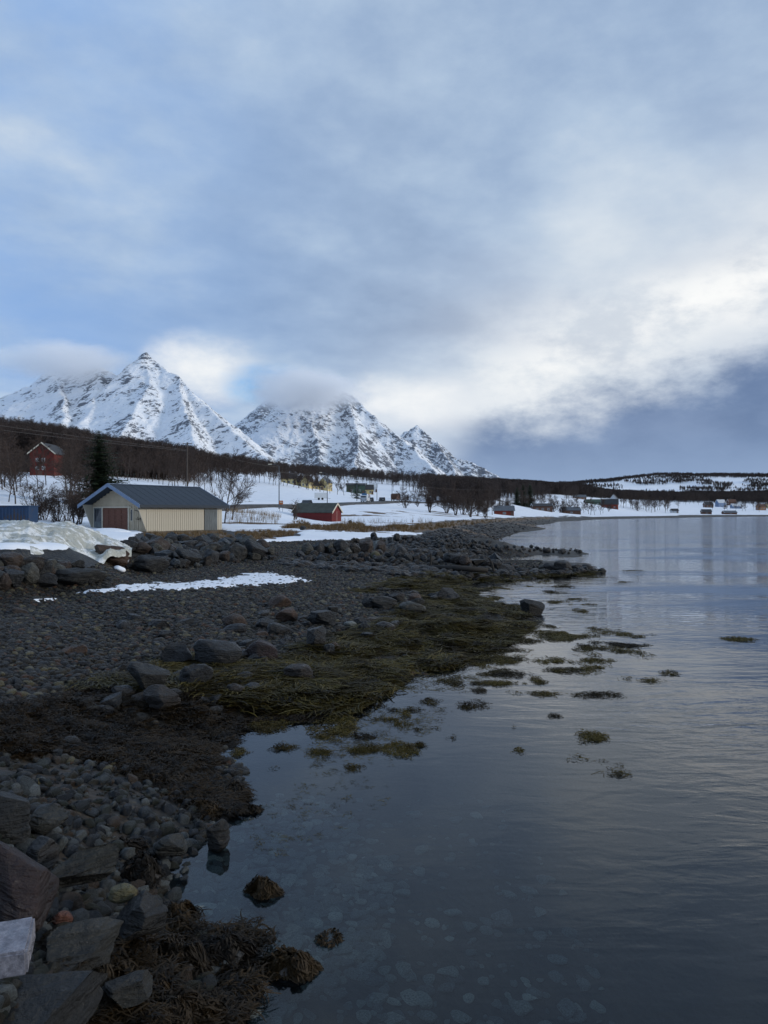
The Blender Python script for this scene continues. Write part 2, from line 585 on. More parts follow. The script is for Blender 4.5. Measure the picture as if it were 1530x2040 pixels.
WEED = [(-80, 1420), (120, 1390), (240, 1340), (380, 1310), (520, 1330), (650, 1270), (760, 1240), (830, 1195), (900, 1160), (1045, 1195), (1050, 1250), (1000, 1290), (880, 1330), (790, 1350), (740, 1400), (600, 1440), (480, 1460),
        (420, 1500), (400, 1560), (470, 1590), (420, 1625), (300, 1560), (200, 1520), (-80, 1490)]
WEED2 = [(60, 1900), (160, 1890), (330, 1840), (500, 1870), (500, 1990), (480, 2100), (180, 2100), (150, 1960)]
WEED3 = [(700, 1180), (840, 1138), (1000, 1146), (1200, 1138), (1240, 1140), (1100, 1153), (920, 1165), (860, 1190)]
WEED4 = [(960, 1095), (1050, 1072), (1110, 1043), (1090, 1040), (960, 1052), (860, 1075), (830, 1098), (950, 1112)]
SNOW = [(-400, 1090), (60, 1098), (170, 1090), (250, 1080), (285, 1060), (440, 1056), (470, 1060), (520, 1058), (590, 1060), (592, 1066), (560, 1071), (505, 1078), (530, 1082), (600, 1078), (700, 1074.5), (770, 1072), (838, 1063), (800, 1057), (690, 1060),
        (680, 1049), (780, 1049), (860, 1041), (960, 1034.5), (1060, 1030.5), (1200, 1027), (1400, 1025.3), (1530, 1024.3), (1900, 1023), (3500, 1022), (3500, 400), (-3000, 400), (-3000, 1090)]
GRASS = [[(470, 1061), (530, 1058), (595, 1060), (585, 1068), (530, 1073), (500, 1078), (470, 1074)],
         [(560, 1052), (590, 1042), (640, 1050), (690, 1042), (720, 1044), (735, 1054), (680, 1058), (620, 1056)],
         [(690, 1060), (700, 1050), (790, 1049), (880, 1040), (1000, 1033), (1100, 1030), (1100, 1033), (1000, 1040), (900, 1050), (830, 1060)],
         [(770, 1050), (790, 1044), (820, 1050), (800, 1058)], [(290, 1058), (440, 1055), (460, 1070), (300, 1074)]]


def masks(x, y, z):
    n = len(x)
    near = (np.hypot(x, y) < 420) & (y > 1.0) & (np.abs(x) < y * 1.2 + 3)
    r = np.hypot(x, y)
    out = [np.where((r >= 420) & (z > .9), 1.0, np.where((x < 0) & (y > 45) & (z > .9), 1.0, 0.0)), np.zeros(n), np.zeros(n)]
    res = _masks(x[near], y[near], z[near])
    for o, q in zip(out, res): o[near] = q
    px, py = proj(x, y, z)
    return out[0], out[1], out[2], px, py


def _masks(x, y, z):
    px, py = proj(x, y, z)
    jx = (fbm(x * .9, y * .9, seed=41) - .5)
    r = np.hypot(x, y)
    inv = y > 1.0
    big = (fbm(x * .25, y * .25, seed=5) - .5)
    sn = inpoly(px, py, SNOW) + jx * 7 + big * 8
    snow = np.clip(.5 + sn / 4, 0, 1) * np.where(inv, 1, 0)
    snow = np.where((r > 420), np.where(z > 0.9, 1.0, 0), snow)
    gr = np.full(x.shape, -99.0)
    for p in GRASS: gr = np.maximum(gr, inpoly(px, py, p))
    grass = np.clip(.5 + (gr + jx * 10 + big * 8) / 5, 0, 1) * (r < 420)
    # thin snow on the field: straw shows through in streaks
    thin = sstep(fbm(x * .07, y * .16, seed=77, octs=5), .60, .70) * ((r > 75) & (r < 260) & (py > 1018)) * .9
    grass = np.maximum(grass, thin)
    wd = np.maximum(np.maximum(inpoly(px, py, WEED), inpoly(px, py, WEED2)), np.maximum(inpoly(px, py, WEED3), inpoly(px, py, WEED4) * 2))
    weed = np.clip(.5 + (wd + jx * 26) / 14, 0, 1) * inv
    return snow, grass, weed, px, py


def groundz(x, y, full=False):
    x = np.atleast_1d(np.asarray(x, float)); y = np.atleast_1d(np.asarray(y, float))
    z = ground0(x, y)
    r = np.hypot(x, y)
    snow, grass, weed, px, py = masks(x, y, z)
    lump = fbm(x * 1.1, y * 1.1, seed=3, octs=4) - .5
    z = z + lump * .30 * weed * np.clip(r / 12, .5, 1.6) * (r < 90)
    z = z + (fbm(x * .42, y * .42, seed=29, octs=4, gain=.6) - .5) * .42 * np.exp(-(z / .3) ** 2) * ((r > 8) & (r < 70)) * np.clip((r - 8) / 5, 0, 1)
    z = z + (fbm(x * .5, y * .5, seed=9) - .5) * .12 * (r > 9) * (r < 420) * (1 - weed)
    z = z + snow * .12 * (1 - grass) * (r < 420)
    z = z + (fbm(x * .012, y * .012, seed=19, octs=5) - .5) * np.clip((r - 900) / 1200, 0, 1) * 14 * (z > 6)
    if full: return z, snow, grass, weed
    return z


def gz(x, y): return float(groundz([x], [y])[0])


def hit(px, py, lo=2.0, hi=3000.0):
    """where the line of sight through a pixel meets the land"""
    for n in (160, 40):
        rr = np.exp(np.linspace(math.log(lo), math.log(hi), n))
        zr = CAMZ - (py - 1020) / F * rr
        zg = np.maximum(ground0((px - 765) / F * rr, rr), -0.3)
        b = np.nonzero(zg >= zr)[0]
        i = b[0] if len(b) else n - 1
        lo, hi = rr[max(i - 1, 0)], rr[i]
    x = (px - 765) / F * hi
    return Vector((x, hi, max(gz(x, hi), -0.3)))
CLOUDS = True

# ------------------------------------------------------------------ materials
def simple(name, col, rough=.7, var=.15, scale=3.0, bump=0.0, spec=.35, metal=0.0, stretch=(1, 1, 1)):
    m, g = mat(name)
    v = g.vm('MULTIPLY', g.obj(), stretch)
    n = g.noise(v, scale, 5, .6)
    dark = tuple(c * (1 - var * 1.6) for c in col[:3]) + (1,)
    lite = tuple(min(1, c * (1 + var)) for c in col[:3]) + (1,)
    c = g.ramp(n, [(.3, dark), (.7, lite)])
    c = g.mix(g.mul(g.rnd(), .25), c, dark)
    nn = g.bump(g.noise(v, scale * 6, 4, .6), bump, .02) if bump else None
    g.out(g.bsdf(c, rough, nn, spec, metal))
    return m


def rock_mat(name, cols, wet=0.35, strata=1.0, spec=.4, scale=1.0, lichen=0.0, bstr=.8, tone=.68):
    m, g = mat(name)
    o = g.obj()
    rn = g.rnd()
    off = g.vm('ADD', o, g.comb(g.mul(rn, 37.0), g.mul(rn, 11.0), g.mul(rn, 5.0)))
    base = g.ramp(rn, [(i / max(1, len(cols) - 1), c) for i, c in enumerate(cols)], 'CONSTANT' if len(cols) > 6 else 'LINEAR')
    n = g.noise(off, 1.6 * scale, 8, .65, .3)
    st = g.noise(g.vm('MULTIPLY', off, (1.2, 1.6, 9.0)), 1.4 * scale, 6, .6, .4)
    f = g.add(g.mul(n, .6), g.mul(st, .4 * strata))
    base = g.mix(1.0, base, (tone, tone, tone, 1), 'MULTIPLY')
    c = g.mix(1.0, base, g.ramp(f, [(.28, (.22, .22, .24, 1)), (.46, (.75, .75, .76, 1)), (.58, (1.05, 1.03, 1.0, 1)), (.75, (1.9, 1.8, 1.65, 1))]), 'MULTIPLY')
    speck = g.ss(g.noise(off, 22 * scale, 4, .7), .62, .72)
    c = g.mix(g.mul(speck, .3), c, (.22, .21, .19, 1))
    if lichen:
        lz = g.ss(g.noise(off, 3.2 * scale, 5, .6), .56, .66)
        c = g.mix(g.mul(lz, lichen), c, (.15, .145, .115, 1))
    h = g.add(g.add(g.mul(g.noise(off, 3.5 * scale, 9, .62), 1.0), g.mul(st, .8)), g.mul(g.voro(off, 2.2 * scale), .35))
    nn = g.bump(h, bstr, .12)
    rough = g.mr(g.noise(off, 5 * scale, 3, .5), .3, .7, .28 + .25 * (1 - wet), .62)
    g.out(g.bsdf(c, rough, nn, spec))
    return m


def tc(h, k=1.0):
    c = lin(h)
    return (c[0] * k, c[1] * k, c[2] * k, 1)


M = {}
M['boulder'] = rock_mat('boulder_rock', [tc('26272a'), tc('3e3f42'), tc('332c27'), tc('4e4d47'), tc('323a42'), tc('42342b'), tc('62625b')], lichen=.35)
M['slab'] = rock_mat('slab_rock', [tc('1f2125'), tc('2b2b2a'), tc('24272c')], strata=1.3, lichen=.2)
M['ochre_rock'] = rock_mat('ochre_rock', [tc('46382d'), tc('553f30')], lichen=.1)
M['weedy_rock'] = rock_mat('weedy_rock', [tc('1b1710'), tc('1e1912')], wet=.6, strata=.2, scale=3)
M['wet_rock'] = rock_mat('wet_rock', [tc('1e2024'), tc('2a2623'), tc('1b1e22'), tc('302b27'), tc('352b24')], wet=.8, spec=.5)
M['red_rock'] = rock_mat('red_rock', [tc('3c2927'), tc('44302b')], wet=.5, strata=.5, scale=1.4)
M['near_rock'] = rock_mat('near_rock', [tc('31332e'), tc('3c3a32'), tc('2c2e2f'), tc('37322b')], wet=.5, strata=.45, scale=1.9)
M['cobble'] = rock_mat('cobble_stone', [tc('262c32'), tc('3f474c'), tc('525857'), tc('363d32'), tc('22262b'), tc('626a6c'), tc('4d483a'), tc('323a44'), tc('868c8a'), tc('3c4136'), tc('5a4a3a'), tc('2e3338')], wet=.6, strata=.4, scale=4, tone=.9)
M['pebble'] = rock_mat('pebble_stone', [tc('2a2a2b'), tc('4a4843'), tc('332e27'), tc('5e5b50'), tc('544833'), tc('302f2e'), tc('8f8868'), tc('3a3f46'), tc('6b4c36'), tc('4f4f4c'), tc('2b2b2a'), tc('aaa592')], wet=.4, strata=.5, scale=5, tone=.85)
M['sea_stone'] = rock_mat('sea_stone', [tc('6a7478'), tc('909c9c'), tc('778184'), tc('aab6b2'), tc('808a88'), tc('ced8d0')], wet=0, strata=.4, scale=4, spec=.1, tone=1.25)
M['pale_rock'] = rock_mat('pale_rock', [tc('8d928e'), tc('9a9c96')], lichen=.1)
M['yellow_rock'] = rock_mat('yellow_rock', [tc('6a6444'), tc('6c6444')], scale=2.5)
M['orange_rock'] = rock_mat('orange_rock', [tc('6e4434'), tc('6e4434')], scale=2.5)

# seaweed, brown and shiny with wet
def weed_mat(name, cols):
    m, g = mat(name)
    rn = g.rnd()
    n = g.noise(g.pos(), 1.2, 4, .65)
    c = g.ramp(g.add(g.mul(rn, .4), g.mul(n, .6)), [(i / (len(cols) - 1) * .6 + .2, c) for i, c in enumerate(cols)])
    g.out(g.bsdf(c, .6, None, .18))
    return m
M['weed'] = weed_mat('seaweed_fronds', [tc('151109'), tc('29220f'), tc('3f3716'), tc('524820'), tc('251e0f')])
M['weed_brown'] = weed_mat('brown_rockweed', [tc('0b0805'), tc('161009'), tc('231a0c'), tc('2e2210'), tc('100b06')])

# snow
def snow_mat(name, dirty=0.0, col=(.80, .82, .86, 1)):
    m, g = mat(name)
    p = g.pos()
    n = g.noise(p, .6, 6, .6)
    c = g.mix(g.ss(n, .35, .7), col, tuple(x * .95 for x in col[:3]) + (1,))
    if dirty:
        dn = g.noise(p, 1.3, 7, .65, .5)
        c = g.mix(g.mul(g.ss(dn, .42, .54), dirty), c, (.36, .36, .31, 1))
        sp = g.ss(g.noise(p, 7, 5, .75), .55, .62)
        c = g.mix(g.mul(sp, dirty * .7), c, (.16, .16, .14, 1))
    h = g.add(g.noise(p, 2.0, 7, .6), g.mul(g.noise(p, 14, 4, .6), .2))
    g.out(g.bsdf(c, .6, g.bump(h, .5, .18 if dirty else .08), .2))
    return m
M['snow'] = snow_mat('snow')
M['dirty_snow'] = snow_mat('ploughed_snow', .9, (.74, .75, .74, 1))

# the land: one material, its covers kept as masks on the sheet
m, g = mat('land')
M['land'] = m
p = g.pos()
sn, gr, wd = g.attr('snow'), g.attr('grass'), g.attr('weed')
px_, py_, pz_ = g.xyz(p)
nz = g.noise(p, 1.3, 6, .65)
nf = g.noise(p, 6.0, 5, .65)
vcol = g.voro(p, 9.0, out='Color')
vr, vg_, vb = g.xyz(vcol)
grav = g.ramp(vr, [(0, tc('1c1d1f')), (.3, tc('2e2e2d')), (.5, tc('282520')), (.75, tc('3c3a35')), (1, tc('524b3e'))])
grav = g.mix(g.ss(g.voro(p, 9.0), .25, .6), grav, tc('17181a'))
grav = g.mix(g.mul(g.ss(nz, .4, .7), .5), grav, tc('26241f'))
grav = g.mix(g.mul(g.ss(g.noise(p, .35, 5, .7), .48, .6), .55), grav, tc('382c1e'))
deepd = g.ss(pz_, .05, -1.2)
grav = g.mix(g.mul(g.ss(pz_, .25, -.05), .6), grav, tc('1d1e1d'))
grav = g.mix(deepd, grav, tc('121618'))
weedc = g.ramp(nf, [(.3, tc('0d0b07')), (.5, tc('17130b')), (.7, tc('201a0e'))])
grassc = g.ramp(g.noise(p, 3.0, 6, .7), [(.3, tc('3c2f22')), (.5, tc('5f4a33')), (.7, tc('7c6546'))])
fw = g.ss(g.add(wd, g.mul(g.sub(nf, .5), .9)), .42, .58)
fw = g.mul(fw, g.ss(pz_, -.35, -.1))
c = g.mix(fw, grav, weedc)
fs = g.ss(g.add(sn, g.mul(g.sub(nz, .5), .6)), .44, .52)
fg = g.ss(g.add(gr, g.mul(g.sub(nf, .5), 1.2)), .45, .60)
c = g.mix(fg, c, grassc)
sno = g.mix(g.ss(g.noise(p, .35, 5, .6), .4, .7), (.82, .84, .88, 1), (.74, .77, .82, 1))
fsn = g.mul(fs, g.m('SUBTRACT', 1.0, fg))
c = g.mix(fsn, c, sno)
rough = g.mix(fsn, (.62, .62, .62, 1), (.7, .7, .7, 1))
hh = g.add(g.mul(g.m('SUBTRACT', 1.0, g.voro(p, 9.0)), .6), g.mul(nf, .6))
nb = g.bump(g.mix(fsn, hh, g.mul(nz, .3)), .6, .07)
g.out(g.bsdf(c, rough, nb, .3))

# water: mirror at a low angle, clear to a dim bed close in
m, g = mat('fjord_water')
M['water'] = m
p = g.pos()
wx, wy, wz = g.xyz(p)
dist = g.vm('LENGTH', p)
warp = g.vm('ADD', g.vm('MULTIPLY', p, (.55, 1.5, 1)), g.vm('SCALE', g.comb(g.noise(p, .25, 3, .5), g.noise(g.vm('ADD', p, (9, 4, 0)), .25, 3, .5), 0), 1.6))
r1 = g.noise(warp, 1.35, 4, .5, .6)
r2 = g.noise(g.vm('MULTIPLY', p, (1.4, 3.4, 1)), 1.2, 3, .5, .4)
far = g.noise(g.vm('MULTIPLY', p, (.08, .22, 1)), 1.0, 5, .6)
patch = g.ss(g.noise(g.vm('MULTIPLY', p, (.05, .11, 1)), 1.0, 3, .5), .36, .62)
open_ = g.m('MAXIMUM', g.ss(g.sub(wx, g.mul(wy, .10)), -1.0, 6.5), g.ss(wy, 26, 60))
amp = g.mul(g.add(.12, g.mul(patch, .88)), g.add(.10, g.mul(open_, .9)))
amp = g.mul(amp, g.mr(dist, 5, 40, .55, 1.3))
h = g.add(g.mul(r1, 1.0), g.mul(r2, .45))
h = g.add(g.mul(h, amp), g.mul(g.mul(far, g.ss(dist, 40, 140)), 2.6))
nb = g.bump(h, 1.0, .062)
fr = g.new('ShaderNodeFresnel')
fr.inputs['IOR'].default_value = 1.36
g.put(fr.inputs['Normal'], nb)
gl = g.new('ShaderNodeBsdfGlossy')
gl.inputs['Color'].default_value = (.97, .98, 1, 1)
g.put(gl.inputs['Roughness'], g.mr(dist, 10, 120, .015, .10))
g.put(gl.inputs['Normal'], nb)
tr = g.new('ShaderNodeBsdfTransparent')
tr.inputs['Color'].default_value = (.76, .84, .85, 1)
df = g.new('ShaderNodeBsdfDiffuse')
df.inputs['Color'].default_value = (.012, .018, .024, 1)
mx = g.new('ShaderNodeMixShader')
mx.inputs[0].default_value = .08
g.nt.links.new(tr.outputs[0], mx.inputs[1])
g.nt.links.new(df.outputs[0], mx.inputs[2])
mx2 = g.new('ShaderNodeMixShader')
g.put(mx2.inputs[0], fr.outputs[0])
g.nt.links.new(mx.outputs[0], mx2.inputs[1])
g.nt.links.new(gl.outputs[0], mx2.inputs[2])
g.out(mx2.outputs[0])

# mountain: snow with bare crags
def mountain_mat(name, amount, tilt):
    m, g = mat(name)
    p = g.pos()
    r = g.new('ShaderNodeVectorRotate', rotation_type='Y_AXIS')
    g.put(r.inputs['Vector'], p)
    r.inputs['Angle'].default_value = tilt
    st = g.vm('MULTIPLY', r.outputs[0], (.45, .7, 1.25))
    n1 = g.noise(st, .008, 5, .66, .3)
    n2 = g.noise(st, .026, 4, .70)
    n3 = g.noise(p, .0016, 4, .5)
    slope = g.xyz(g.new('ShaderNodeNewGeometry').outputs['Normal'])[2]
    cr = g.attr('crag')
    n5 = g.noise(st, .075, 3, .7)
    f = g.add(g.add(g.mul(n1, .20), g.mul(n2, .42)), g.add(g.mul(n3, .24), g.mul(n5, .32)))
    f = g.add(f, g.mul(g.sub(.74, slope), .16))
    f = g.add(f, g.mul(cr, .07))
    rock = g.mul(g.ss(f, amount, amount + .045), .92)
    rc = g.ramp(n2, [(.3, (.05, .06, .08, 1)), (.6, (.10, .11, .135, 1)), (.8, (.22, .24, .27, 1))])
    sw = g.mix(g.ss(n1, .35, .65), (.90, .91, .93, 1), (.82, .85, .90, 1))
    c = g.mix(rock, sw, rc)
    nb = g.bump(g.add(g.mul(n1, 1.0), g.mul(n2, .45)), .75, 60)
    g.out(g.bsdf(c, .7, nb, .15))
    return m
M['mtn1'] = mountain_mat('near_mountain_snow', .662, .25)
M['mtn2'] = mountain_mat('far_mountain_snow', .642, -.5)

M['bark'] = simple('birch_bark', tc('4a413c'), .85, .35, 6, .4)
M['twig'] = simple('birch_twigs', tc('43362f'), .85, .25, 2)
M['grove'] = simple('forest_wood', tc('34291f'), .9, .3, .5)
M['grove2'] = simple('forest_twigs', tc('453b37'), .9, .3, .5)
M['needle'] = simple('spruce_needles', tc('2e3c28'), .7, .4, 1.5)
M['needle_far'] = simple('far_spruce', tc('171d17'), .8, .3, 1.0)
M['straw'] = simple('dry_grass', tc('7d6748'), .9, .3, 3)
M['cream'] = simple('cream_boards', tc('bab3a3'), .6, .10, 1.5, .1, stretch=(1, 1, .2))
M['cream_shade'] = simple('shaded_cream_boards', tc('b5a78f'), .6, .10, 1.5, .1)  # darker copy of the cream paint, the gable's shade put into its colour
M['trim'] = simple('painted_trim', tc('cfc6b2'), .6, .08, 3)
M['blue_trim'] = simple('blue_grey_bargeboard', tc('6d7f98'), .55, .1, 3)
M['slate_roof'] = simple('dark_blue_roof', tc('2b343f'), .6, .15, 4, .2, .3)
M['brown_door'] = simple('brown_garage_door', tc('6e4433'), .55, .25, 4, .2, stretch=(1, 1, 4))
M['grey_wood'] = simple('weathered_planks', tc('6a7072'), .8, .25, 4, .3, stretch=(3, 3, .4))
M['glass'] = simple('window_glass', (.03, .035, .045, 1), .12, .1, 1, 0, .6)
M['concrete'] = simple('footing_concrete', tc('5a5855'), .85, .2, 5, .3)
M['red_wood'] = simple('red_boards', tc('6e2523'), .7, .25, 3, .2, stretch=(4, 4, .5))
M['red_far'] = simple('far_red_paint', tc('7a3426'), .8, .15, 1)
M['dark_red'] = simple('dark_red_paint', tc('5e261e'), .8, .2, 1)
M['turf_roof'] = simple('mossy_roof', tc('4a4e48'), .85, .25, 1.2, .3)
M['white'] = simple('white_paint', tc('d4d6d6'), .6, .05, 2)
M['yellow_far'] = simple('far_yellow_house', tc('cbb984'), .7, .1, 1)
M['green_far'] = simple('far_green_hall', tc('3d4f44'), .7, .1, 1)
M['white_far'] = simple('far_white_house', tc('c0c4c8'), .7, .08, 1)
M['blue_far'] = simple('far_blue_house', tc('6b82a2'), .7, .08, 1)
M['brown_far'] = simple('far_brown_house', tc('5c4236'), .7, .12, 1)
M['ochre_far'] = simple('far_ochre_house', tc('8a6244'), .7, .1, 1)
M['dark_roof'] = simple('dark_roof', tc('3a3a3c'), .7, .15, 1)
M['grey_roof'] = simple('grey_roof', tc('5a5f66'), .7, .15, 1)
M['black'] = simple('black_rubber', tc('161616'), .7, .1, 2)
M['steel'] = simple('galvanised_steel', tc('565c64'), .5, .1, 2, 0, .5, .3)
M['pole_wood'] = simple('pole_wood', tc('4e4640'), .85, .2, 3, .2, stretch=(4, 4, .5))
M['wire'] = simple('power_wire', tc('6f6a66'), .5, .1, 1)
M['asphalt'] = simple('asphalt_road', tc('46474a'), .8, .25, .6)
M['car_black'] = simple('black_car_paint', tc('1c1f24'), .25, .05, 1, 0, .6)
M['car_white'] = simple('white_car_paint', tc('c8ccd0'), .3, .04, 1, 0, .6)
M['car_brown'] = simple('brown_truck_paint', tc('5a3c2c'), .5, .15, 1)
M['lamp_red'] = simple('tail_light', tc('8a1c18'), .3, .1, 1)
M['lamp_white'] = simple('head_light', tc('d8d8d0'), .2, .05, 1)
M['orange_sign'] = simple('orange_sign', tc('a8623a'), .6, .1, 2)
M['sign_blue'] = simple('blue_sign', tc('2c5f86'), .5, .05, 2)
M['sign_red'] = simple('red_sign', tc('a83a2a'), .5, .05, 2)
M['antler'] = simple('antler', tc('3a332c'), .7, .2, 6)
M['log'] = simple('wet_log', tc('2b2723'), .7, .3, 4, .4, stretch=(1, 4, 4))
m, g = mat('rusty_blue_steel')
M['rusty'] = m
o = g.obj()
f = g.ss(g.noise(o, 1.1, 6, .65, .4), .50, .60)
g.out(g.bsdf(g.mix(f, tc('1a3554'), tc('463a34')), .55, g.bump(g.noise(o, 12, 4, .6), .3, .02), .4))
m, g = mat('wet_granite')
M['granite'] = m
o = g.obj()
f = g.noise(o, 26, 5, .75)
pud = g.ss(g.noise(o, 16, 4, .6, .5), .53, .56)
c = g.ramp(f, [(.35, tc('5a5a62')), (.5, tc('73727a')), (.65, tc('898890'))])
c = g.mix(g.mul(pud, .45), c, tc('5a5960'))
g.out(g.bsdf(c, g.mr(pud, 0, 1, .65, .12), g.bump(g.noise(o, 30, 6, .7), .35, .02), .5))

# ------------------------------------------------------------------ ground sheet (polar about the shore, finer close by)
A1 = np.concatenate([np.linspace(-82, -31, 26, endpoint=False), np.linspace(-31, 30, 500, endpoint=False), np.linspace(30, 82, 27)])
L1 = np.exp(np.concatenate([np.linspace(math.log(.9), math.log(4.0), 24, endpoint=False), np.linspace(math.log(4.0), math.log(1000), 560, endpoint=False), np.linspace(math.log(1000), math.log(5200), 120, endpoint=False), np.linspace(math.log(5200), math.log(26000), 12)]))
aa, rr = np.meshgrid(np.radians(A1), L1, indexing='ij')
gx, gy = (np.sin(aa) * rr).ravel(), (np.cos(aa) * rr).ravel()
rcl = np.minimum(rr.ravel(), 5200)
gzv, a_s, a_g, a_w = groundz(np.sin(aa).ravel() * rcl, np.cos(aa).ravel() * rcl, True)
na, nr = aa.shape
ii, jj = np.meshgrid(np.arange(na - 1), np.arange(nr - 1), indexing='ij')
q0 = (ii * nr + jj).ravel()
Q = np.stack([q0, q0 + 1, q0 + nr + 1, q0 + nr], 1)
gv = np.stack([gx, gy, gzv], 1)
gme = fast_mesh('ground', gv, Q, M['land'])
for nm, arr in (('snow', a_s), ('grass', a_g), ('weed', a_w)):
    a = gme.attributes.new(nm, 'FLOAT', 'POINT')
    a.data.foreach_set('value', arr.astype(np.float32))
ground = bpy.data.objects.new('ground', gme)
C.objects.link(ground)
tag(ground, kind='structure')
GRID = np.stack([gzv, a_s, a_g, a_w], -1).reshape(na, nr, 4)
LOGR, ANG = np.log(L1), np.radians(A1)
del aa, rr, ii, jj


def groundz(x, y, full=False):
    """height and covers of the finished sheet"""
    x = np.atleast_1d(np.asarray(x, float)); y = np.atleast_1d(np.asarray(y, float))
    fa = np.interp(np.arctan2(x, y), ANG, np.arange(na)); fr_ = np.interp(np.log(np.hypot(x, y) + 1e-6), LOGR, np.arange(nr))
    i = np.minimum(fa.astype(int), na - 2); j = np.minimum(fr_.astype(int), nr - 2)
    u, v = (fa - i)[:, None], (fr_ - j)[:, None]
    q = GRID[i, j] * (1 - u) * (1 - v) + GRID[i + 1, j] * u * (1 - v) + GRID[i, j + 1] * (1 - u) * v + GRID[i + 1, j + 1] * u * v
    if full: return q[:, 0], q[:, 1], q[:, 2], q[:, 3]
    return q[:, 0]


def ground0(x, y): return groundz(x, y)

# ------------------------------------------------------------------ fjord
water = mesh_obj('water', [(-60, -400, 0), (9000, -4000, 0), (9000, 5000, 0), (-20, 1200, 0), (-60, 200, 0)], [(0, 1, 2, 3, 4)], M['water'])
tag(water, kind='structure')


# ------------------------------------------------------------------ mountains: ridges with flanks falling from them, then crags
def mountain(name, ridges, x0, x1, y0, y1, step, k, material, seed, rough):
    xs, ys = np.arange(x0, x1, step), np.arange(y0, y1, step)
    X, Y = np.meshgrid(xs, ys, indexing='ij')
    x, y = X.ravel(), Y.ravel()
    wx_ = x + (fbm(x / 420, y / 420, seed=seed) - .5) * 120 + (fbm(x / 120, y / 120, seed=seed + 4) - .5) * 50
    wy_ = y + (fbm(x / 420 + 31, y / 420, seed=seed + 9) - .5) * 160
    z = np.full(x.shape, -200.0)
    for rid, kk in ridges:
        for (a, b) in zip(rid[:-1], rid[1:]):
            ex, ey = b.x - a.x, b.y - a.y
            t = np.clip(((wx_ - a.x) * ex + (wy_ - a.y) * ey) / (ex * ex + ey * ey), 0, 1)
            dd = np.hypot(wx_ - a.x - t * ex, wy_ - a.y - t * ey)
            zz = a.z + t * (b.z - a.z) - kk * k * dd ** 1.0 + .00008 * dd * dd
            z = np.maximum(z, zz)
    rid_n = 1 - np.abs(2 * fbm(x / 260, y / 260, seed=seed + 20, octs=5, gain=.55) - 1)
    fine = 1 - np.abs(2 * fbm(x / 70, y / 70, seed=seed + 33, octs=4, gain=.55) - 1)
    crag = np.clip((rid_n - .55) * 3, 0, 1)
    up = np.clip((z - 60) / 500, 0, 1)
    z = z + (rid_n - .75) * rough * up + (fine - .7) * rough * .45 * up
    nx, ny = X.shape
    ii, jj = np.meshgrid(np.arange(nx - 1), np.arange(ny - 1), indexing='ij')
    q0 = (ii * ny + jj).ravel()
    Q = np.stack([q0, q0 + ny, q0 + ny + 1, q0 + 1], 1)
    zq = z[Q].max(1)
    Q = Q[zq > -30]
    me = fast_mesh(name, np.stack([x, y, z], 1), Q, material)
    a = me.attributes.new('crag', 'FLOAT', 'POINT')
    a.data.foreach_set('value', crag.astype(np.float32))
    o = bpy.data.objects.new(name, me)
    C.objects.link(o)
    tag(o, kind='structure')
    return o


def P(*l): return [at(*q) for q in l]
mountain('mountain', [
    (P((-700, 900, 7500), (-250, 830, 6800), (-60, 810, 6500), (0, 795, 6400), (60, 766, 6300), (100, 738, 6200), (150, 740, 6150), (200, 733, 6100), (236, 750, 6000), (270, 722, 5950)), 1.0),
    (P((270, 722, 5950), (284, 708, 5920), (295, 702, 5900), (306, 712, 5880), (325, 731, 5800), (352, 752, 5700), (410, 806, 5450), (470, 862, 5150), (545, 922, 4800), (640, 990, 4400)), 1.05),
    (P((295, 703, 5900), (290, 760, 5600), (262, 820, 5200), (225, 880, 4800), (200, 930, 4500)), .95),
    (P((352, 752, 5700), (370, 815, 5250), (385, 880, 4750)), 1.0),
    (P((100, 738, 6200), (128, 790, 5750), (120, 840, 5250), (90, 890, 4800)), .95),
    (P((0, 795, 6400), (30, 830, 5700), (10, 880, 5000)), .95),
    (P((200, 733, 6100), (190, 780, 5700), (165, 830, 5300)), 1.0)],
    -5200, 300, 4150, 7300, 11, .95, M['mtn1'], 100, 30)
mountain('mountain', [
    (P((330, 960, 10200), (440, 876, 9600), (478, 846, 9400), (520, 812, 9300), (560, 772, 9200), (600, 756, 9200), (640, 760, 9150), (682, 778, 9050), (716, 803, 8900), (770, 850, 8600), (800, 872, 8450), (830, 900, 8300)), 1.0),
    (P((760, 900, 9600), (800, 864, 9500), (832, 847, 9400), (870, 880, 9200), (905, 914, 9000), (940, 922, 8900), (965, 935, 8800), (995, 955, 8700), (1030, 985, 8600)), 1.1),
    (P((682, 778, 9050), (700, 830, 8500), (712, 890, 7900), (716, 960, 7200)), 1.0),
    (P((560, 772, 9200), (575, 830, 8700), (560, 900, 8100), (545, 960, 7600)), 1.05),
    (P((622, 757, 9200), (628, 830, 8600), (630, 890, 8000)), 1.0),
    (P((800, 872, 8450), (850, 915, 7900), (880, 970, 7300)), 1.1),
    (P((870, 880, 9200), (900, 930, 8600), (920, 980, 8100)), 1.1)],
    -3400, 1700, 6900, 10400, 13, .92, M['mtn2'], 300, 52)


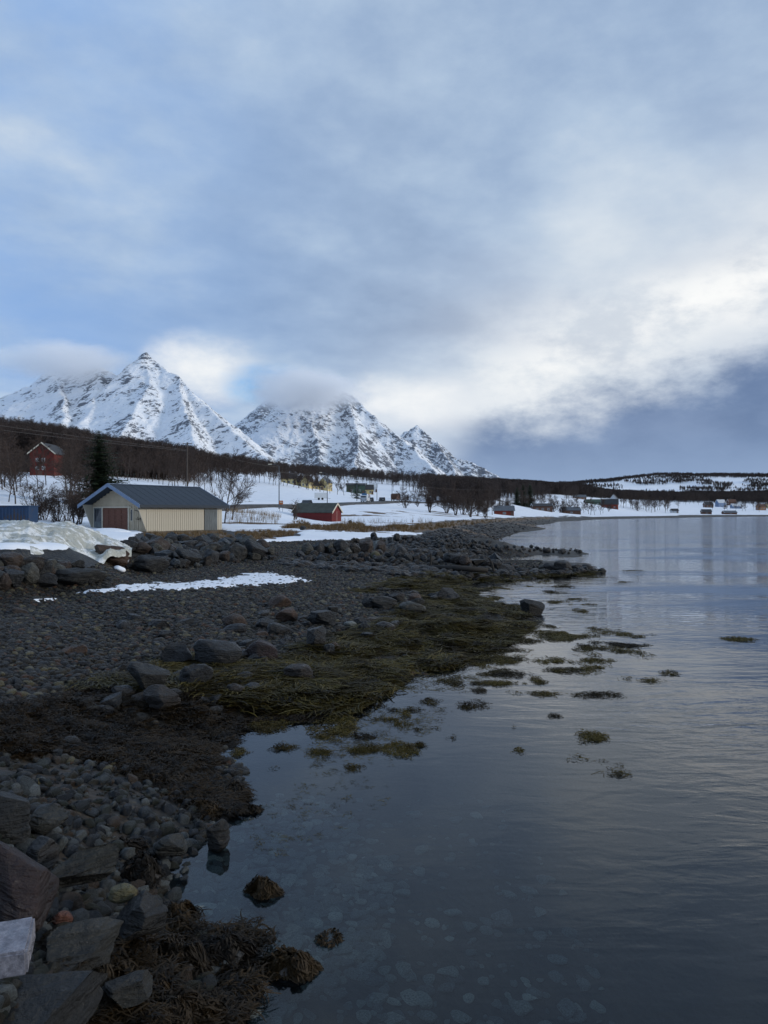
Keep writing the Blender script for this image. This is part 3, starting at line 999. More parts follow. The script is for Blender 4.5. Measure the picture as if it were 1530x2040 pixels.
# ------------------------------------------------------------------ cloud caught on the summits
def cloud(name, centre, rad, dens, seed, label):
    m, g = mat(name + '_vapour')
    o = g.obj()
    ln = g.vm('LENGTH', o)
    n = g.noise(g.vm('ADD', g.vm('MULTIPLY', o, (1.0, 1.0, .8)), (seed, seed * .7, 0)), 1.7, 6, .6, .3)
    f = g.ss(g.add(g.m('SUBTRACT', 1.0, ln), g.mul(g.sub(n, .5), 1.3)), .12, .85)
    f = g.mul(f, g.ss(ln, 1.0, .8))
    v = g.new('ShaderNodeVolumePrincipled')
    v.inputs['Color'].default_value = (.995, .995, 1, 1)
    v.inputs['Anisotropy'].default_value = .1
    g.put(v.inputs['Density'], g.mul(f, dens))
    g.out(None, v.outputs[0])
    bm = bmesh.new()
    bmesh.ops.create_icosphere(bm, subdivisions=3, radius=1.0)
    me = bpy.data.meshes.new(name)
    bm.to_mesh(me); bm.free()
    me.materials.append(m)
    ob = bpy.data.objects.new(name, me)
    C.objects.link(ob)
    ob.location = centre
    ob.scale = rad
    tag(ob, label, 'cloud', None, 'stuff')
    return ob
if CLOUDS:
    cloud('cloud', at(605, 778, 8300), (900, 560, 330), .011, 5.7, 'grey cap of cloud over the rounded far summit')
    cloud('cloud', at(130, 722, 5800), (620, 460, 200), .010, 8.4, 'thin veil of cloud along the jagged left ridge')

# ------------------------------------------------------------------ stones
def ico(sub):
    bm = bmesh.new()
    bmesh.ops.create_icosphere(bm, subdivisions=sub, radius=1.0)
    V = np.array([v.co[:] for v in bm.verts])
    Fc = np.array([[v.index for v in f.verts] for f in bm.faces])
    bm.free()
    return V, Fc
ICO = {k: ico(k) for k in (2, 3, 4, 5)}


def rock_mesh(name, seed, m, sub=3, angular=.6, rough=.12, dims=(1, 1, 1)):
    V, Fc = ICO[sub]
    v = V.copy()
    rg = np.random.default_rng(seed)
    o = rg.uniform(0, 50, 3)
    nn = fbm(v[:, 0] * 1.4 + o[0], v[:, 1] * 1.4 + o[1], v[:, 2] * 1.4 + o[2], octs=3, seed=seed) - .5
    v = v * (1 + rough * 2.6 * nn)[:, None]
    lo, hi = .92 - angular * .48, 1.0 - angular * .22
    for i in range(int(8 + 2 * angular)):                # broken faces
        n = rg.normal(size=3); n /= np.linalg.norm(n)
        e = np.maximum(0, v @ n - rg.uniform(lo, hi))
        v = v - n[None] * (e * (.55 + .45 * min(1, angular * 1.3)))[:, None]
    for i in range(int(3 * angular)):                    # splits along the bedding
        n = np.array([rg.normal() * .25, rg.normal() * .25, 1.0]); n /= np.linalg.norm(n)
        h = v @ n - rg.uniform(-.5, .5)
        v = v * (1 - .07 * np.exp(-(h / .05) ** 2) - .05 * (h > 0) * (np.abs(h) < .5))[:, None]
    nf = fbm(v[:, 0] * 5 + o[0], v[:, 1] * 5 + o[1], v[:, 2] * 5 + o[2], octs=3, seed=seed + 3) - .5
    v = v * (1 + rough * .5 * nf)[:, None]
    c = (v.max(0) + v.min(0)) / 2
    v = (v - c) / ((v.max(0) - v.min(0)) / 2)[None] * np.array(dims)[None]
    return fast_mesh(name, v, Fc, m, True, True)


def bank(name, n, seed, m, sub, angular, rough):
    return [rock_mesh(name, seed + i, m, sub, angular * (0.6 + .8 * ((i * 7) % 5) / 5), rough) for i in range(n)]
BOULD = bank('boulder', 12, 500, M['boulder'], 4, .8, .16)
SLABS = bank('boulder', 4, 540, M['slab'], 4, 1.0, .18)
OCHRE = bank('boulder', 2, 560, M['ochre_rock'], 4, .8, .14)
WETR = bank('boulder', 6, 580, M['wet_rock'], 4, .9, .16)
kinds_wet = bank('stone', 6, 720, M['wet_rock'], 2, .8, .14)
COBB = bank('stone', 12, 620, M['cobble'], 2, .95, .10)
PEBB = bank('stone', 10, 660, M['pebble'], 2, .55, .12)


def put_rock(parent, name, me, x, y, z, sx, sy, sz, rz=None, tilt=.25):
    o = bpy.data.objects.new(name, me)
    C.objects.link(o)
    o.parent = parent
    o.location = (x, y, z)
    o.scale = (sx, sy, sz)
    o.rotation_euler = (random.uniform(-tilt, tilt), random.uniform(-tilt, tilt), random.uniform(0, 6.28) if rz is None else rz)
    return o


def rock_px(px, py, w, h, me, dist=None, name='boulder', sink=.25, rz=0.0, tilt=.15, depth=None, parent=None, roll=0.0):
    """a rock whose foot is at a pixel of the shore, w x h pixels large"""
    p = hit(px, py) if dist is None else at(px, py, dist)
    k = p.y / F
    sx, sz = w * k * .5, h * k * .5 / (1 - sink * .5)
    sy = depth if depth else (sx + sz) * .5
    o = put_rock(parent, name, me, p.x, p.y + sy * .4, p.z + sz * (1 - sink), sx, sy, sz, rz, tilt)
    o.rotation_euler[1] += roll
    return o


# sea wall of heaped boulders below the cream boathouse (two runs, split by the tongue of ploughed snow)
def wall_run(label, spots, fill, seed, meshes):
    t = empty('sea_wall')
    rg = random.Random(seed)
    for s in spots: rock_px(*s[:4], s[4], parent=t, **(s[5] if len(s) > 5 else {}))
    for (x0, y0, x1, y1, w0, w1, n) in fill:
        for i in range(n):
            f = (i + rg.random()) / n
            w = rg.uniform(w0, w1)
            rock_px(x0 + (x1 - x0) * f + rg.uniform(-6, 6), y0 + (y1 - y0) * f + rg.uniform(-5, 5), w, w * rg.uniform(.65, 1.0), rg.choice(meshes),
                    parent=t, rz=rg.uniform(0, 6.28), tilt=.5, sink=.2)
    tag(t, label, 'sea wall')
    return t
B, S, O, Wt = BOULD, SLABS, OCHRE, WETR
wall_run('heap of dark slabby boulders below the ploughed snow bank at the left edge', [
    (150, 1166, 112, 34, S[0], dict(rz=.1, roll=.12, depth=.55)), (78, 1170, 66, 28, S[1], dict(roll=.15, depth=.4)), (25, 1172, 42, 40, S[2]), (6, 1176, 26, 34, B[0]), (88, 1146, 64, 34, B[1], dict(roll=.25)),
    (50, 1142, 66, 30, B[2]), (14, 1134, 50, 34, O[0], dict()), (44, 1138, 30, 26, B[4]), (-30, 1170, 60, 50, B[5]), (-40, 1138, 60, 36, S[3]), (120, 1136, 38, 20, B[6]), (150, 1136, 34, 20, S[1])],
    [(-20, 1160, 110, 1158, 24, 46, 10), (-20, 1140, 130, 1144, 24, 36, 9), (100, 1165, 200, 1160, 10, 22, 9)], 11, B + S)
wall_run('long heap of grey boulders and slabs on the beach below the cream boathouse', [
    (296, 1142, 72, 36, S[0], dict(roll=.2, rz=.15, depth=.7)), (218, 1125, 72, 40, O[1], dict(roll=.2, rz=.1)), (280, 1103, 40, 24, B[0], dict()), (255, 1098, 40, 22, S[3]), (310, 1100, 52, 30, B[1]), (338, 1086, 30, 26, B[4]),
    (366, 1088, 36, 24, B[5]), (372, 1096, 40, 20, B[2]), (352, 1132, 34, 20, S[1]), (372, 1128, 58, 34, S[2], dict(roll=.35)), (326, 1118, 38, 22, B[3]), (400, 1092, 34, 24, B[7]), (425, 1089, 30, 26, B[8]),
    (420, 1125, 32, 32, B[6]), (447, 1119, 24, 22, O[0]), (472, 1118, 38, 34, S[3]), (505, 1117, 52, 40, S[2], dict(roll=.3)), (536, 1107, 22, 18, B[2]), (480, 1090, 34, 26, S[1]), (492, 1096, 40, 30, B[1]), (456, 1089, 30, 18, B[3]), (440, 1100, 30, 22, B[8]), (520, 1101, 36, 26, B[0])],
    [(260, 1092, 500, 1092, 16, 34, 26), (300, 1106, 520, 1104, 16, 34, 24), (320, 1120, 520, 1114, 14, 30, 20), (270, 1130, 420, 1126, 10, 22, 14), (330, 1088, 490, 1088, 16, 28, 14), (330, 1134, 540, 1118, 6, 13, 22)], 12, B + B + S)
# low breakwaters running out into the fjord
wall_run('low nearer breakwater of rounded stones running out to the water', [
    (612, 1106, 26, 24, B[0]), (635, 1104, 26, 26, B[1]), (655, 1103, 22, 22, B[2]), (680, 1104, 34, 30, B[5]), (707, 1103, 24, 22, B[7]), (730, 1102, 28, 28, B[3]), (758, 1100, 22, 24, M and B[4]), (747, 1112, 20, 17, O[1]),
    (606, 1118, 20, 12, B[6]), (640, 1120, 20, 14, B[8]), (1122, 1138, 40, 22, Wt[0]), (1095, 1138, 26, 16, Wt[1]), (1150, 1138, 28, 15, Wt[2]), (1172, 1137, 24, 13, Wt[3]), (1010, 1140, 34, 16, Wt[4]), (985, 1132, 26, 18, Wt[5]), (900, 1122, 36, 20, S[0], dict(roll=.3)), (870, 1118, 26, 24, S[1], dict(roll=.5)), (945, 1128, 50, 16, S[2])],
    [(596, 1116, 800, 1122, 8, 16, 46), (600, 1108, 800, 1112, 9, 18, 30), (780, 1112, 1000, 1130, 10, 26, 44), (980, 1135, 1200, 1139, 6, 15, 30), (780, 1124, 960, 1138, 6, 14, 40)], 13, B + Wt + S)
wall_run('farther low breakwater of small stones tapering into the fjord', [
    (790, 1078, 14, 16, S[0]), (745, 1074, 14, 14, Wt[0]), (1150, 1100, 14, 6, Wt[1]), (1120, 1101, 18, 8, Wt[2]), (1090, 1101, 18, 9, Wt[3])],
    [(690, 1080, 900, 1086, 5, 11, 55), (800, 1076, 980, 1090, 5, 12, 55), (830, 1086, 1000, 1096, 5, 11, 50), (950, 1092, 1160, 1100, 4, 9, 44), (840, 1068, 930, 1078, 4, 8, 24)], 14, B + Wt)

# single boulders that lie on the shore
def loose(label, *a, **k):
    me = a[4]
    o = rock_px(*a, **k)
    tag(o, label, 'boulder')
    return o
loose('large dark faceted boulder with smooth grey top amid seaweed', 290, 1388, 90, 66, S[2], sink=.15)
loose('cracked dark boulder leaning against the larger faceted one', 318, 1418, 78, 50, Wt[1], sink=.15)
loose('blocky blue-grey boulder with a flat top sunk in seaweed', 387, 1372, 68, 48, S[0], sink=.2)
loose('small dark wedge of rock on the weed beside the blocky boulder', 468, 1388, 36, 26, Wt[3])
loose('rounded dark boulder nearest the waterline among seaweed', 596, 1358, 62, 34, Wt[0], sink=.2)
loose('broad brown boulder half wrapped in weed', 430, 1330, 100, 52, rock_mesh('boulder', 71, M['wet_rock'], 3, .5, .12))
loose('ragged dark boulder at the edge of the pebbles', 350, 1325, 62, 42, Wt[4])
loose('rust-brown boulder with angular face above the weed', 520, 1318, 66, 42, rock_mesh('boulder', 72, M['red_rock'], 3, .7, .12))
loose('tall leaning brown slab in the middle of the weed', 628, 1290, 44, 44, Wt[2], roll=.5)
loose('dark squared stone below the leaning slab', 655, 1308, 26, 24, Wt[5])
loose('rust-topped boulder on the pebble slope', 556, 1210, 48, 24, rock_mesh('boulder', 73, M['ochre_rock'], 3, .5, .1))
loose('orange-brown boulder below the rust-topped one', 570, 1240, 44, 28, rock_mesh('boulder', 74, M['ochre_rock'], 3, .7, .1))
loose('brown rounded boulder left of the orange-brown one', 468, 1252, 46, 28, rock_mesh('boulder', 75, M['ochre_rock'], 3, .5, .1))
loose('smooth grey boulder at the end of the pebble slope', 528, 1254, 42, 22, B[4])
loose('long dark boulder pointing downhill in the middle of the beach', 640, 1248, 62, 34, S[1], roll=.35)
loose('large flat grey slab near the seaweed edge', 760, 1214, 64, 26, S[3])
loose('pale grey slab lying flat above the seaweed', 822, 1218, 56, 20, B[8])
loose('round grey boulder behind the flat slabs', 790, 1202, 34, 20, B[2])
loose('brown pointed boulder between the flat slabs', 826, 1206, 26, 24, O[0])
loose('dark boulder on the weed beside the inlet below the breakwater', 893, 1198, 46, 26, Wt[4])
loose('dark round boulder above the wide pebble belt', 735, 1214, 30, 24, Wt[1])
loose('white-faced small boulder on the weed', 697, 1252, 28, 14, rock_mesh('boulder', 76, M['pale_rock'], 3, .6, .1))
loose('small pale stone at the foot of the dark boulders', 726, 1262, 28, 20, B[0])
loose('tan rounded cobble alone on the pebbles', 156, 1304, 34, 18, O[1])
loose('dark stone showing through the seaweed mat', 168, 1412, 34, 20, S[1])
loose('angular dark stone below the seaweed mat at left', 140, 1492, 36, 24, Wt[0])
loose('pale grey-white stone perched at the inner end of the breakwater', 755, 1098, 22, 22, rock_mesh('boulder', 77, M['pale_rock'], 3, .5, .1))
loose('smooth yellowish stone in front of the pale one on the breakwater', 748, 1114, 20, 16, rock_mesh('boulder', 78, M['yellow_rock'], 3, .3, .08))
loose('dark boulder in the snow right of the red boathouse', 697, 1043, 9, 7, Wt[2])
loose('dark boulder at the left foot of the red boathouse', 604, 1056, 14, 9, Wt[4])
# weed-covered block standing in the shallows
wb = loose('squat dark weed-covered rock standing in the shallows', 1062, 1226, 52, 32, rock_mesh('boulder', 79, M['weedy_rock'], 4, .9, .14, (1, 1, 1)), dist=26.2, sink=.05, tilt=.05)

# foreground
def fore(label, px, py, dist, dims, seed, m, ang=.8, rot=(0, 0, 0), rough=.08, sub=5, cat='boulder'):
    p = at(px, py, dist)
    me = rock_mesh('boulder', seed, m, sub, ang, rough, dims)
    o = bpy.data.objects.new('boulder', me)
    C.objects.link(o)
    o.location, o.rotation_euler = p, rot
    tag(o, label, cat)
    return o
fore('broad flat olive-grey slab at the bottom left corner', 40, 2035, 4.35, (.44, .40, .24), 801, M['near_rock'], .9, (.25, .1, .2))
fore('reddish-brown tall boulder at the left edge', 10, 1800, 5.2, (.32, .34, .40), 812, M['red_rock'], .85, (.1, .25, .4))
fore('dark rounded boulder behind the reddish one at the left edge', 0, 1640, 6.6, (.24, .25, .28), 803, M['near_rock'], .7, (0, .1, .9))
fore('dark triangular boulder ringed with brown seaweed', 165, 1905, 4.95, (.27, .22, .17), 804, M['near_rock'], 1.15, (.1, .05, .5))
fore('long weathered block of stone like a beam', 158, 1732, 6.1, (.32, .13, .13), 805, M['near_rock'], 1.2, (.05, -.12, .62))
fore('brown boulder half hidden under seaweed fronds', 280, 1825, 5.6, (.19, .17, .14), 806, M['near_rock'], 1.0, (.1, .1, .2))
fore('flat grey stone awash at the water edge', 262, 1965, 4.75, (.16, .13, .08), 807, M['near_rock'], .8, (.1, .1, .8))
fore('boxy grey boulder on the cobbles at left', 95, 1640, 6.9, (.18, .16, .15), 808, M['near_rock'], .9, (.1, .1, .1))
fore('olive rounded stone at the foot of the cobbles', 340, 1680, 7.6, (.17, .15, .11), 809, M['near_rock'], .6, (.1, .1, .2))
fore('pointed dark stone standing at the edge of the water', 435, 1665, 8.0, (.12, .11, .16), 810, M['near_rock'], 1.0, (.1, -.1, .2))
fore('yellow-tinged square stone on the cobbles', 78, 1570, 8.4, (.11, .10, .11), 811, M['yellow_rock'], .9, (.1, .1, .3), .08, 4)
fore('smooth yellow-green stone near the seaweed', 245, 1780, 5.75, (.105, .08, .065), 813, M['yellow_rock'], .35, (.1, .1, .3), .08, 4)
fore('small orange-red cobble beside the reddish boulder', 125, 1830, 5.4, (.07, .06, .05), 814, M['orange_rock'], .3, (.1, .1, .3), .08, 4)
fore('dark wedge boulder in shadow behind the long block', 85, 1700, 6.3, (.13, .12, .13), 815, M['wet_rock'], .8, (.1, .1, .3), .08, 4)

# squared granite block of the quay, its wet top in view at the left edge
q = at(-72, 1912, 3.85)
bm = bmesh.new()
bmesh.ops.create_cube(bm, size=1.0)
for v in bm.verts: v.co = Vector((v.co.x * .62, v.co.y * .30, v.co.z * .13))
bmesh.ops.bevel(bm, geom=bm.edges[:], offset=.012, segments=2, affect='EDGES')
bmesh.ops.subdivide_edges(bm, edges=bm.edges[:], cuts=5, use_grid_fill=True)
for v in bm.verts:
    c = v.co * 9
    v.co += Vector((1, .7, .8)) * float(fbm([c.x], [c.y], [c.z], seed=66)[0] - .5) * .012
me = bpy.data.meshes.new('granite_block')
bm.to_mesh(me); bm.free()
me.materials.append(M['granite'])
gb = bpy.data.objects.new('granite_block', me)
C.objects.link(gb)
gb.location = q + Vector((0, 0, .02))
gb.rotation_euler = (.10, -.02, .30)
tag(gb, 'pale squared granite block with wet pitted top at the left edge', 'stone block')

# cobbles: the largest are stones of their own on the shore, the rest lie among them
def field(n, poly, seed, dlo, dhi):
    rg = np.random.default_rng(seed)
    P_ = np.array(poly)
    out = []
    while len(out) < n:
        px = rg.uniform(P_[:, 0].min(), P_[:, 0].max(), 4 * n); py = rg.uniform(P_[:, 1].min(), P_[:, 1].max(), 4 * n)
        s = inpoly(px, py, poly) > 0
        out += list(zip(px[s], py[s]))
    return np.array(out[:n])


def drop(pp):
    """pixels to spots on the shore (the shore is near level: two steps suffice)"""
    z = np.full(len(pp), .3)
    for _ in range(8):
        dd = (CAMZ - z) * F / (pp[:, 1] - 1020)
        x = (pp[:, 0] - 765) / F * dd
        z = .5 * z + .5 * np.clip(ground0(x, dd), -1.5, 2.0)
    return np.stack([x, dd, groundz(x, dd)], 1)
COBPOLY = [(-60, 1500), (60, 1490), (200, 1530), (300, 1570), (400, 1600), (430, 1660), (370, 1700), (330, 1760), (330, 1850), (250, 1900), (60, 1880), (-60, 1900)]
pp = field(295, COBPOLY, 21, 5, 12)
pp = pp[np.argsort(pp[:, 1])]
for (x, y, z), (px, py) in zip(drop(pp), pp):
    s = random.uniform(.038, .092) * (1.3 if random.random() < .2 else 1)
    put_rock(ground, 'stone', random.choice(COBB), x, y, z + s * .25, s * random.uniform(.8, 1.4), s * random.uniform(.7, 1.1), s * random.uniform(.5, .9), None, .8)


def kinds(ms, nm):
    out = []
    for i, me in enumerate(ms):
        o = bpy.data.objects.new('%s_kind' % nm, me)
        out.append(o)
    return out


def stones(name, label, ms, pts, lo, hi, flat=(.5, .9), sink=.2, seed=0, tilt=.5):
    rg = np.random.default_rng(seed)
    n = len(pts)
    s = lo * (hi / lo) ** (rg.random(n) ** 2.2)
    sc_ = np.stack([s * rg.uniform(.8, 1.4, n), s * rg.uniform(.8, 1.2, n), s * rg.uniform(flat[0], flat[1], n)], 1)
    ro = np.stack([rg.uniform(-tilt, tilt, n), rg.uniform(-tilt, tilt, n), rg.uniform(0, 6.28, n)], 1)
    pts = pts.copy()
    pts[:, 2] += s * sink
    return scatter(name, kinds(ms, name), pts, ro, sc_, label, 'stones')
pp = field(3600, [(-120, 1490), (60, 1480), (200, 1520), (300, 1560), (420, 1600), (460, 1650), (400, 1720), (350, 1780), (380, 1850), (480, 1900), (490, 2040), (-120, 2040)], 22, 4, 12)
stones('cobbles', 'small grey and green cobbles filling the near shore', COBB, drop(pp), .018, .075, seed=1, tilt=.9)
# pebble beach, in true density as far as pebbles can be told apart
rg = np.random.default_rng(5)
xx, yy = rg.uniform(-22, 12, 720000), rg.uniform(9.5, 62, 720000)
keep = rg.random(len(xx)) < np.clip(1.25 - yy / 60, .25, 1)
ppx = 765 + F * xx / yy
keep &= (ppx > -60) & (ppx < 1080)
xx, yy = xx[keep], yy[keep]
zz, s_, g_, w_ = groundz(xx, yy, True)
keep = (zz > -.05) & (zz < 1.45) & (rg.random(len(xx)) > np.clip(w_ * 1.5 - .3, 0, .97)) & (s_ < .5)
pts = np.stack([xx, yy, zz], 1)[keep]
if len(pts) > 280000: pts = pts[rg.permutation(len(pts))[:280000]]
stones('pebbles', 'grey and brown pebbles covering the beach', PEBB, pts, .017, .095, (.45, .9), .15, seed=2, tilt=.5)
# dim stones under the clear shallows
pp = field(1300, [(330, 1760), (420, 1640), (480, 1590), (640, 1540), (800, 1650), (760, 1800), (620, 1900), (520, 2040), (460, 2040), (470, 1900), (380, 1830)], 23, 4, 12)
pp2 = field(520, [(520, 1560), (1000, 1500), (1250, 1700), (1200, 2040), (600, 2040)], 24, 4, 12)
dd = CAMZ * F / (np.concatenate([pp, pp2])[:, 1] - 1020)
xx = (np.concatenate([pp, pp2])[:, 0] - 765) / F * dd
stones('submerged_stones', 'pale stones lying on the bed under the clear shallows', bank('stone', 5, 690, M['sea_stone'], 2, .8, .1), np.stack([xx, dd, np.minimum(groundz(xx, dd), -.04)], 1), .03, .11, (.25, .5), 0.0, seed=3, tilt=.2)

# shingle of the beach beyond the breakwaters and on their flanks
pp = np.concatenate([field(2600, [(820, 1092), (850, 1062), (940, 1042), (1040, 1033), (1110, 1036), (1090, 1046), (1020, 1064), (980, 1088)], 25, 0, 0), field(2200, [(560, 1118), (800, 1128), (980, 1140), (1190, 1136), (1180, 1142), (960, 1152), (820, 1150), (560, 1128)], 26, 0, 0), field(900, [(700, 1088), (960, 1110), (1000, 1112), (960, 1098), (800, 1084)], 27, 0, 0)])
pts = drop(pp)
pts = pts[pts[:, 2] > -.12]
stones('shingle', 'dark stones strewn over the beach beyond the breakwaters', kinds_wet, pts, .06, .30, (.4, .8), .1, seed=6, tilt=.5)

# middling stones bedded in the beach below the pebbles
rgm = random.Random(44)
pm = np.concatenate([field(46, [(430, 1260), (560, 1195), (700, 1190), (880, 1175), (860, 1220), (700, 1290), (560, 1330), (420, 1320)], 28, 0, 0), field(16, [(60, 1420), (300, 1330), (640, 1330), (560, 1400), (200, 1480)], 29, 0, 0), field(14, [(0, 1220), (400, 1190), (420, 1260), (0, 1330)], 30, 0, 0)])
for (x, y, z) in drop(pm):
    s = rgm.uniform(.09, .26)
    put_rock(ground, 'boulder', rgm.choice(WETR + WETR + SLABS + OCHRE), x, y, z + s * .2, s * rgm.uniform(.9, 1.5), s, s * rgm.uniform(.5, .85), None, .35)

# ------------------------------------------------------------------ seaweed
def frond_clump(name, seed, m, n=46, rad=.22, length=.26, width=.016, rise=.10, spread=.7):
    """fronds combed mostly one way along x"""
    rg = random.Random(seed)
    b = MB()
    for i in range(n):
        a0 = rg.uniform(0, 6.283)
        r0 = rad * math.sqrt(rg.random())
        p = Vector((math.cos(a0) * r0 - length * .3, math.sin(a0) * r0, rise * (1 - (r0 / rad) ** 2) * rg.uniform(.1, .9)))
        a = rg.gauss(0, spread)
        d_ = Vector((math.cos(a), math.sin(a), 0))
        up = rg.uniform(.1, .8) * rise
        L_ = length * rg.uniform(.5, 1.2)
        w = width * rg.uniform(.6, 1.3)
        tw = rg.uniform(-.7, .7)
        curl = rg.uniform(-.7, .7)
        pts = []
        for k in range(5):
            t = k / 4
            dd_ = d_ + Vector((-d_.y, d_.x, 0)) * curl * t
            pts.append(p + dd_ * L_ * t + Vector((0, 0, up * 3 * t * (1 - t) - .5 * rise * t + rg.uniform(-.004, .004))))
        side = Vector((-d_.y, d_.x, tw)).normalized() * w
        for k in range(4):
            t0, t1 = 1 - abs(k / 4 - .35) * .8, 1 - abs((k + 1) / 4 - .35) * .9
            b.quad(pts[k] - side * t0, pts[k] + side * t0, pts[k + 1] + side * t1, pts[k + 1] - side * t1)
    return b.data(name, m, True)
FR = [frond_clump('weed_kind', 30 + i, M['weed'], 90, .28, .34, .008, .07, .5) for i in range(4)]
FRB = [frond_clump('weed_kind', 40 + i, M['weed_brown'], 90, .15, .12, .007, .06, 1.1) for i in range(4)]
FLO = [frond_clump('weed_kind', 50 + i, M['weed'], 44, .24, .17, .007, .04, 1.6) for i in range(4)]


def weeds(name, label, ms, pts, lo, hi, seed, tilt=.25, zs=(.7, 1.3), size=1.0):
    rg = np.random.default_rng(seed)
    n = len(pts)
    s = rg.uniform(lo, hi, n) * size
    sc_ = np.stack([s, s, s * rg.uniform(zs[0], zs[1], n)], 1)
    flow = fbm(pts[:, 0] * .55, pts[:, 1] * .55, seed=17, octs=3) * 14 + rg.normal(0, .35, n)
    ro = np.stack([rg.uniform(-tilt, tilt, n), rg.uniform(-tilt, tilt, n), flow], 1)
    return scatter(name, kinds(ms, name), pts, ro, sc_, label, 'seaweed')
# mats on the shore
rg = np.random.default_rng(9)
pw = np.concatenate([field(11000, WEED, 31, 0, 0), field(300, WEED2, 36, 0, 0), field(900, WEED3, 32, 0, 0)])
pts = drop(pw)
z_, s_, g_, w_ = groundz(pts[:, 0], pts[:, 1], True)
edge_n = fbm(pts[:, 0] * .9, pts[:, 1] * .9, seed=61, octs=5, gain=.6)
ok = (w_ + (edge_n - .5) * 3.4 > .5) & (pts[:, 2] > -.10)
pts = pts[ok]
pts[:, 2] = np.maximum(pts[:, 2], -.02) + .01
near = pts[:, 1] < 13.5
weeds('seaweed_mat', 'thick olive-brown seaweed lying over the lower shore', FR, pts[~near], .7, 1.5, 3, .2, (.5, 1.0))
nb_ = pts[near]
weeds('rockweed_mat', 'dark brown rockweed on the near shore above the waterline', FRB, np.repeat(nb_, 2, 0) + np.random.default_rng(2).normal(0, .09, (2 * len(nb_), 3)) * np.array([1, 1, .1]), .6, 1.1, 4, .3, (.4, .9))


# rockweed draped over foreground stones: each tuft is a thing that sits on its own stone
def tuft(label, spots, dist, hump, seed, ms=FRB, size=(.55, .95), n=130):
    """a mound of fronds: spots are pixel ellipses (px, py, rx, ry)"""
    rg = np.random.default_rng(seed)
    P_ = []
    for (px, py, rx, ry) in spots:
        for i in range(n):
            a, r = rg.uniform(0, 6.28), math.sqrt(rg.random())
            u, v = math.cos(a) * r, math.sin(a) * r
            k = dist / F
            c = at(px, py, dist)
            P_.append((c.x + u * rx * k, c.y - v * ry * k * 1.1, c.z + hump * (1 - r * r) - v * ry * k * -.35 - hump * .5))
    P_ = np.array(P_)
    b = MB()
    for p in P_:
        me = ms[rg.integers(len(ms))]
        s, rz = rg.uniform(*size) * .5, rg.uniform(0, 6.28)
        M_ = Matrix.Translation(Vector(p)) @ Euler((rg.uniform(-.5, .5), rg.uniform(-.5, .5), rz)).to_matrix().to_4x4() @ Matrix.Diagonal((s, s, s, 1))
        k = len(b.v)
        vs = SRC[me.name]
        pick = rg.permutation(len(vs[1]) // 4)[:22]
        for f4 in pick:
            for q_ in vs[1][f4 * 4:f4 * 4 + 4]:
                kk = len(b.v)
                for vi in q_: b.v.append(tuple(M_ @ Vector(vs[0][vi])))
                b.f.append((kk, kk + 1, kk + 2, kk + 3))
    o = b.build('seaweed_tuft', M['weed_brown'], None, True)
    tag(o, label, 'seaweed')
    return o
SRC = {}
for me in FR + FRB + FLO:
    SRC[me.name] = ([tuple(v.co) for v in me.vertices], [tuple(p.vertices) for p in me.polygons])
# every mound: the wet rock it grows on and the fronds over it
def mound(label, px, foot, w, h, seed, n=140, size=10, rock=True):
    p = hit(px, foot, 2.0, 60.0)
    if p.z < 0.0:
        dd = CAMZ * F / (foot - 1020)
        p = Vector(((px - 765) / F * dd, dd, 0.0))
    k = p.y / F
    rx, rz_ = w * k * .5, h * k * .55
    c = Vector((p.x, p.y + rx * .55, p.z))
    T = empty('seaweed_mound')
    if rock:
        o = bpy.data.objects.new('boulder', rock_mesh('boulder', seed + 700, M['wet_rock'], 3, .9, .25, (rx * .72, rx * .55, rz_ * .72)))
        C.objects.link(o)
        o.location = c - Vector((0, 0, rz_ * .08))
        o.parent = T
    rg = np.random.default_rng(seed)
    b = MB()
    def skin(a, r):
        wob = .80 + .22 * math.sin(a * 2 + seed) + .12 * math.sin(a * 5 + seed * 3)
        u, v = math.cos(a) * r * wob, math.sin(a) * r * wob
        bump_ = .82 + .16 * math.sin(u * 5 + seed) * math.cos(v * 4.3 + seed * 2) + .08 * math.sin(u * 11 - v * 9 + seed)
        return c + Vector((u * rx, v * rx * .78, rz_ * 1.15 * math.sqrt(max(0, 1 - r * r)) * bump_ - .015 * r))
    for i in range(int(n * size)):                       # strands hanging down over the stone
        a, r = rg.uniform(0, 6.28), math.sqrt(rg.random()) * .95
        L_, w = rg.uniform(.06, .16), rg.uniform(.003, .0075)
        da = rg.normal(0, .6)
        lift_ = rg.uniform(0, .05) * rg.random()
        P_ = []
        for k in range(5):
            t = k / 4
            rr_ = r + L_ / rx * t * .9
            q = skin(a + da * t, min(rr_, 1.0))
            if rr_ > 1: q += Vector((math.cos(a), math.sin(a), 0)) * (rr_ - 1) * rx * .5
            q.z = max(q.z, c.z + .004) + lift_ * math.sin(t * 3)
            P_.append(q)
        sd_ = Vector((-math.sin(a + da), math.cos(a + da), rg.uniform(-1, 1))) * w
        for k in range(4):
            t0, t1 = 1 - abs(k / 4 - .5) * .9, 1 - abs((k + 1) / 4 - .5) * .9
            b.quad(P_[k] - sd_ * t0, P_[k] + sd_ * t0, P_[k + 1] + sd_ * t1, P_[k + 1] - sd_ * t1)
    b.build('fronds', M['weed_brown'], T, True)
    tag(T, label, 'seaweed')
SRC = {}
for me in FR + FRB + FLO:
    SRC[me.name] = ([tuple(v.co) for v in me.vertices], [tuple(p.vertices) for p in me.polygons])
mound('bushy brown seaweed over a stone beside the long block', 272, 1762, 116, 70, 61, 170)
mound('small round seaweed mound at the edge of the shallows', 350, 1848, 78, 66, 62, 150)
mound('wide lumpy seaweed mound reaching into the dark water', 440, 1935, 130, 84, 63, 190)
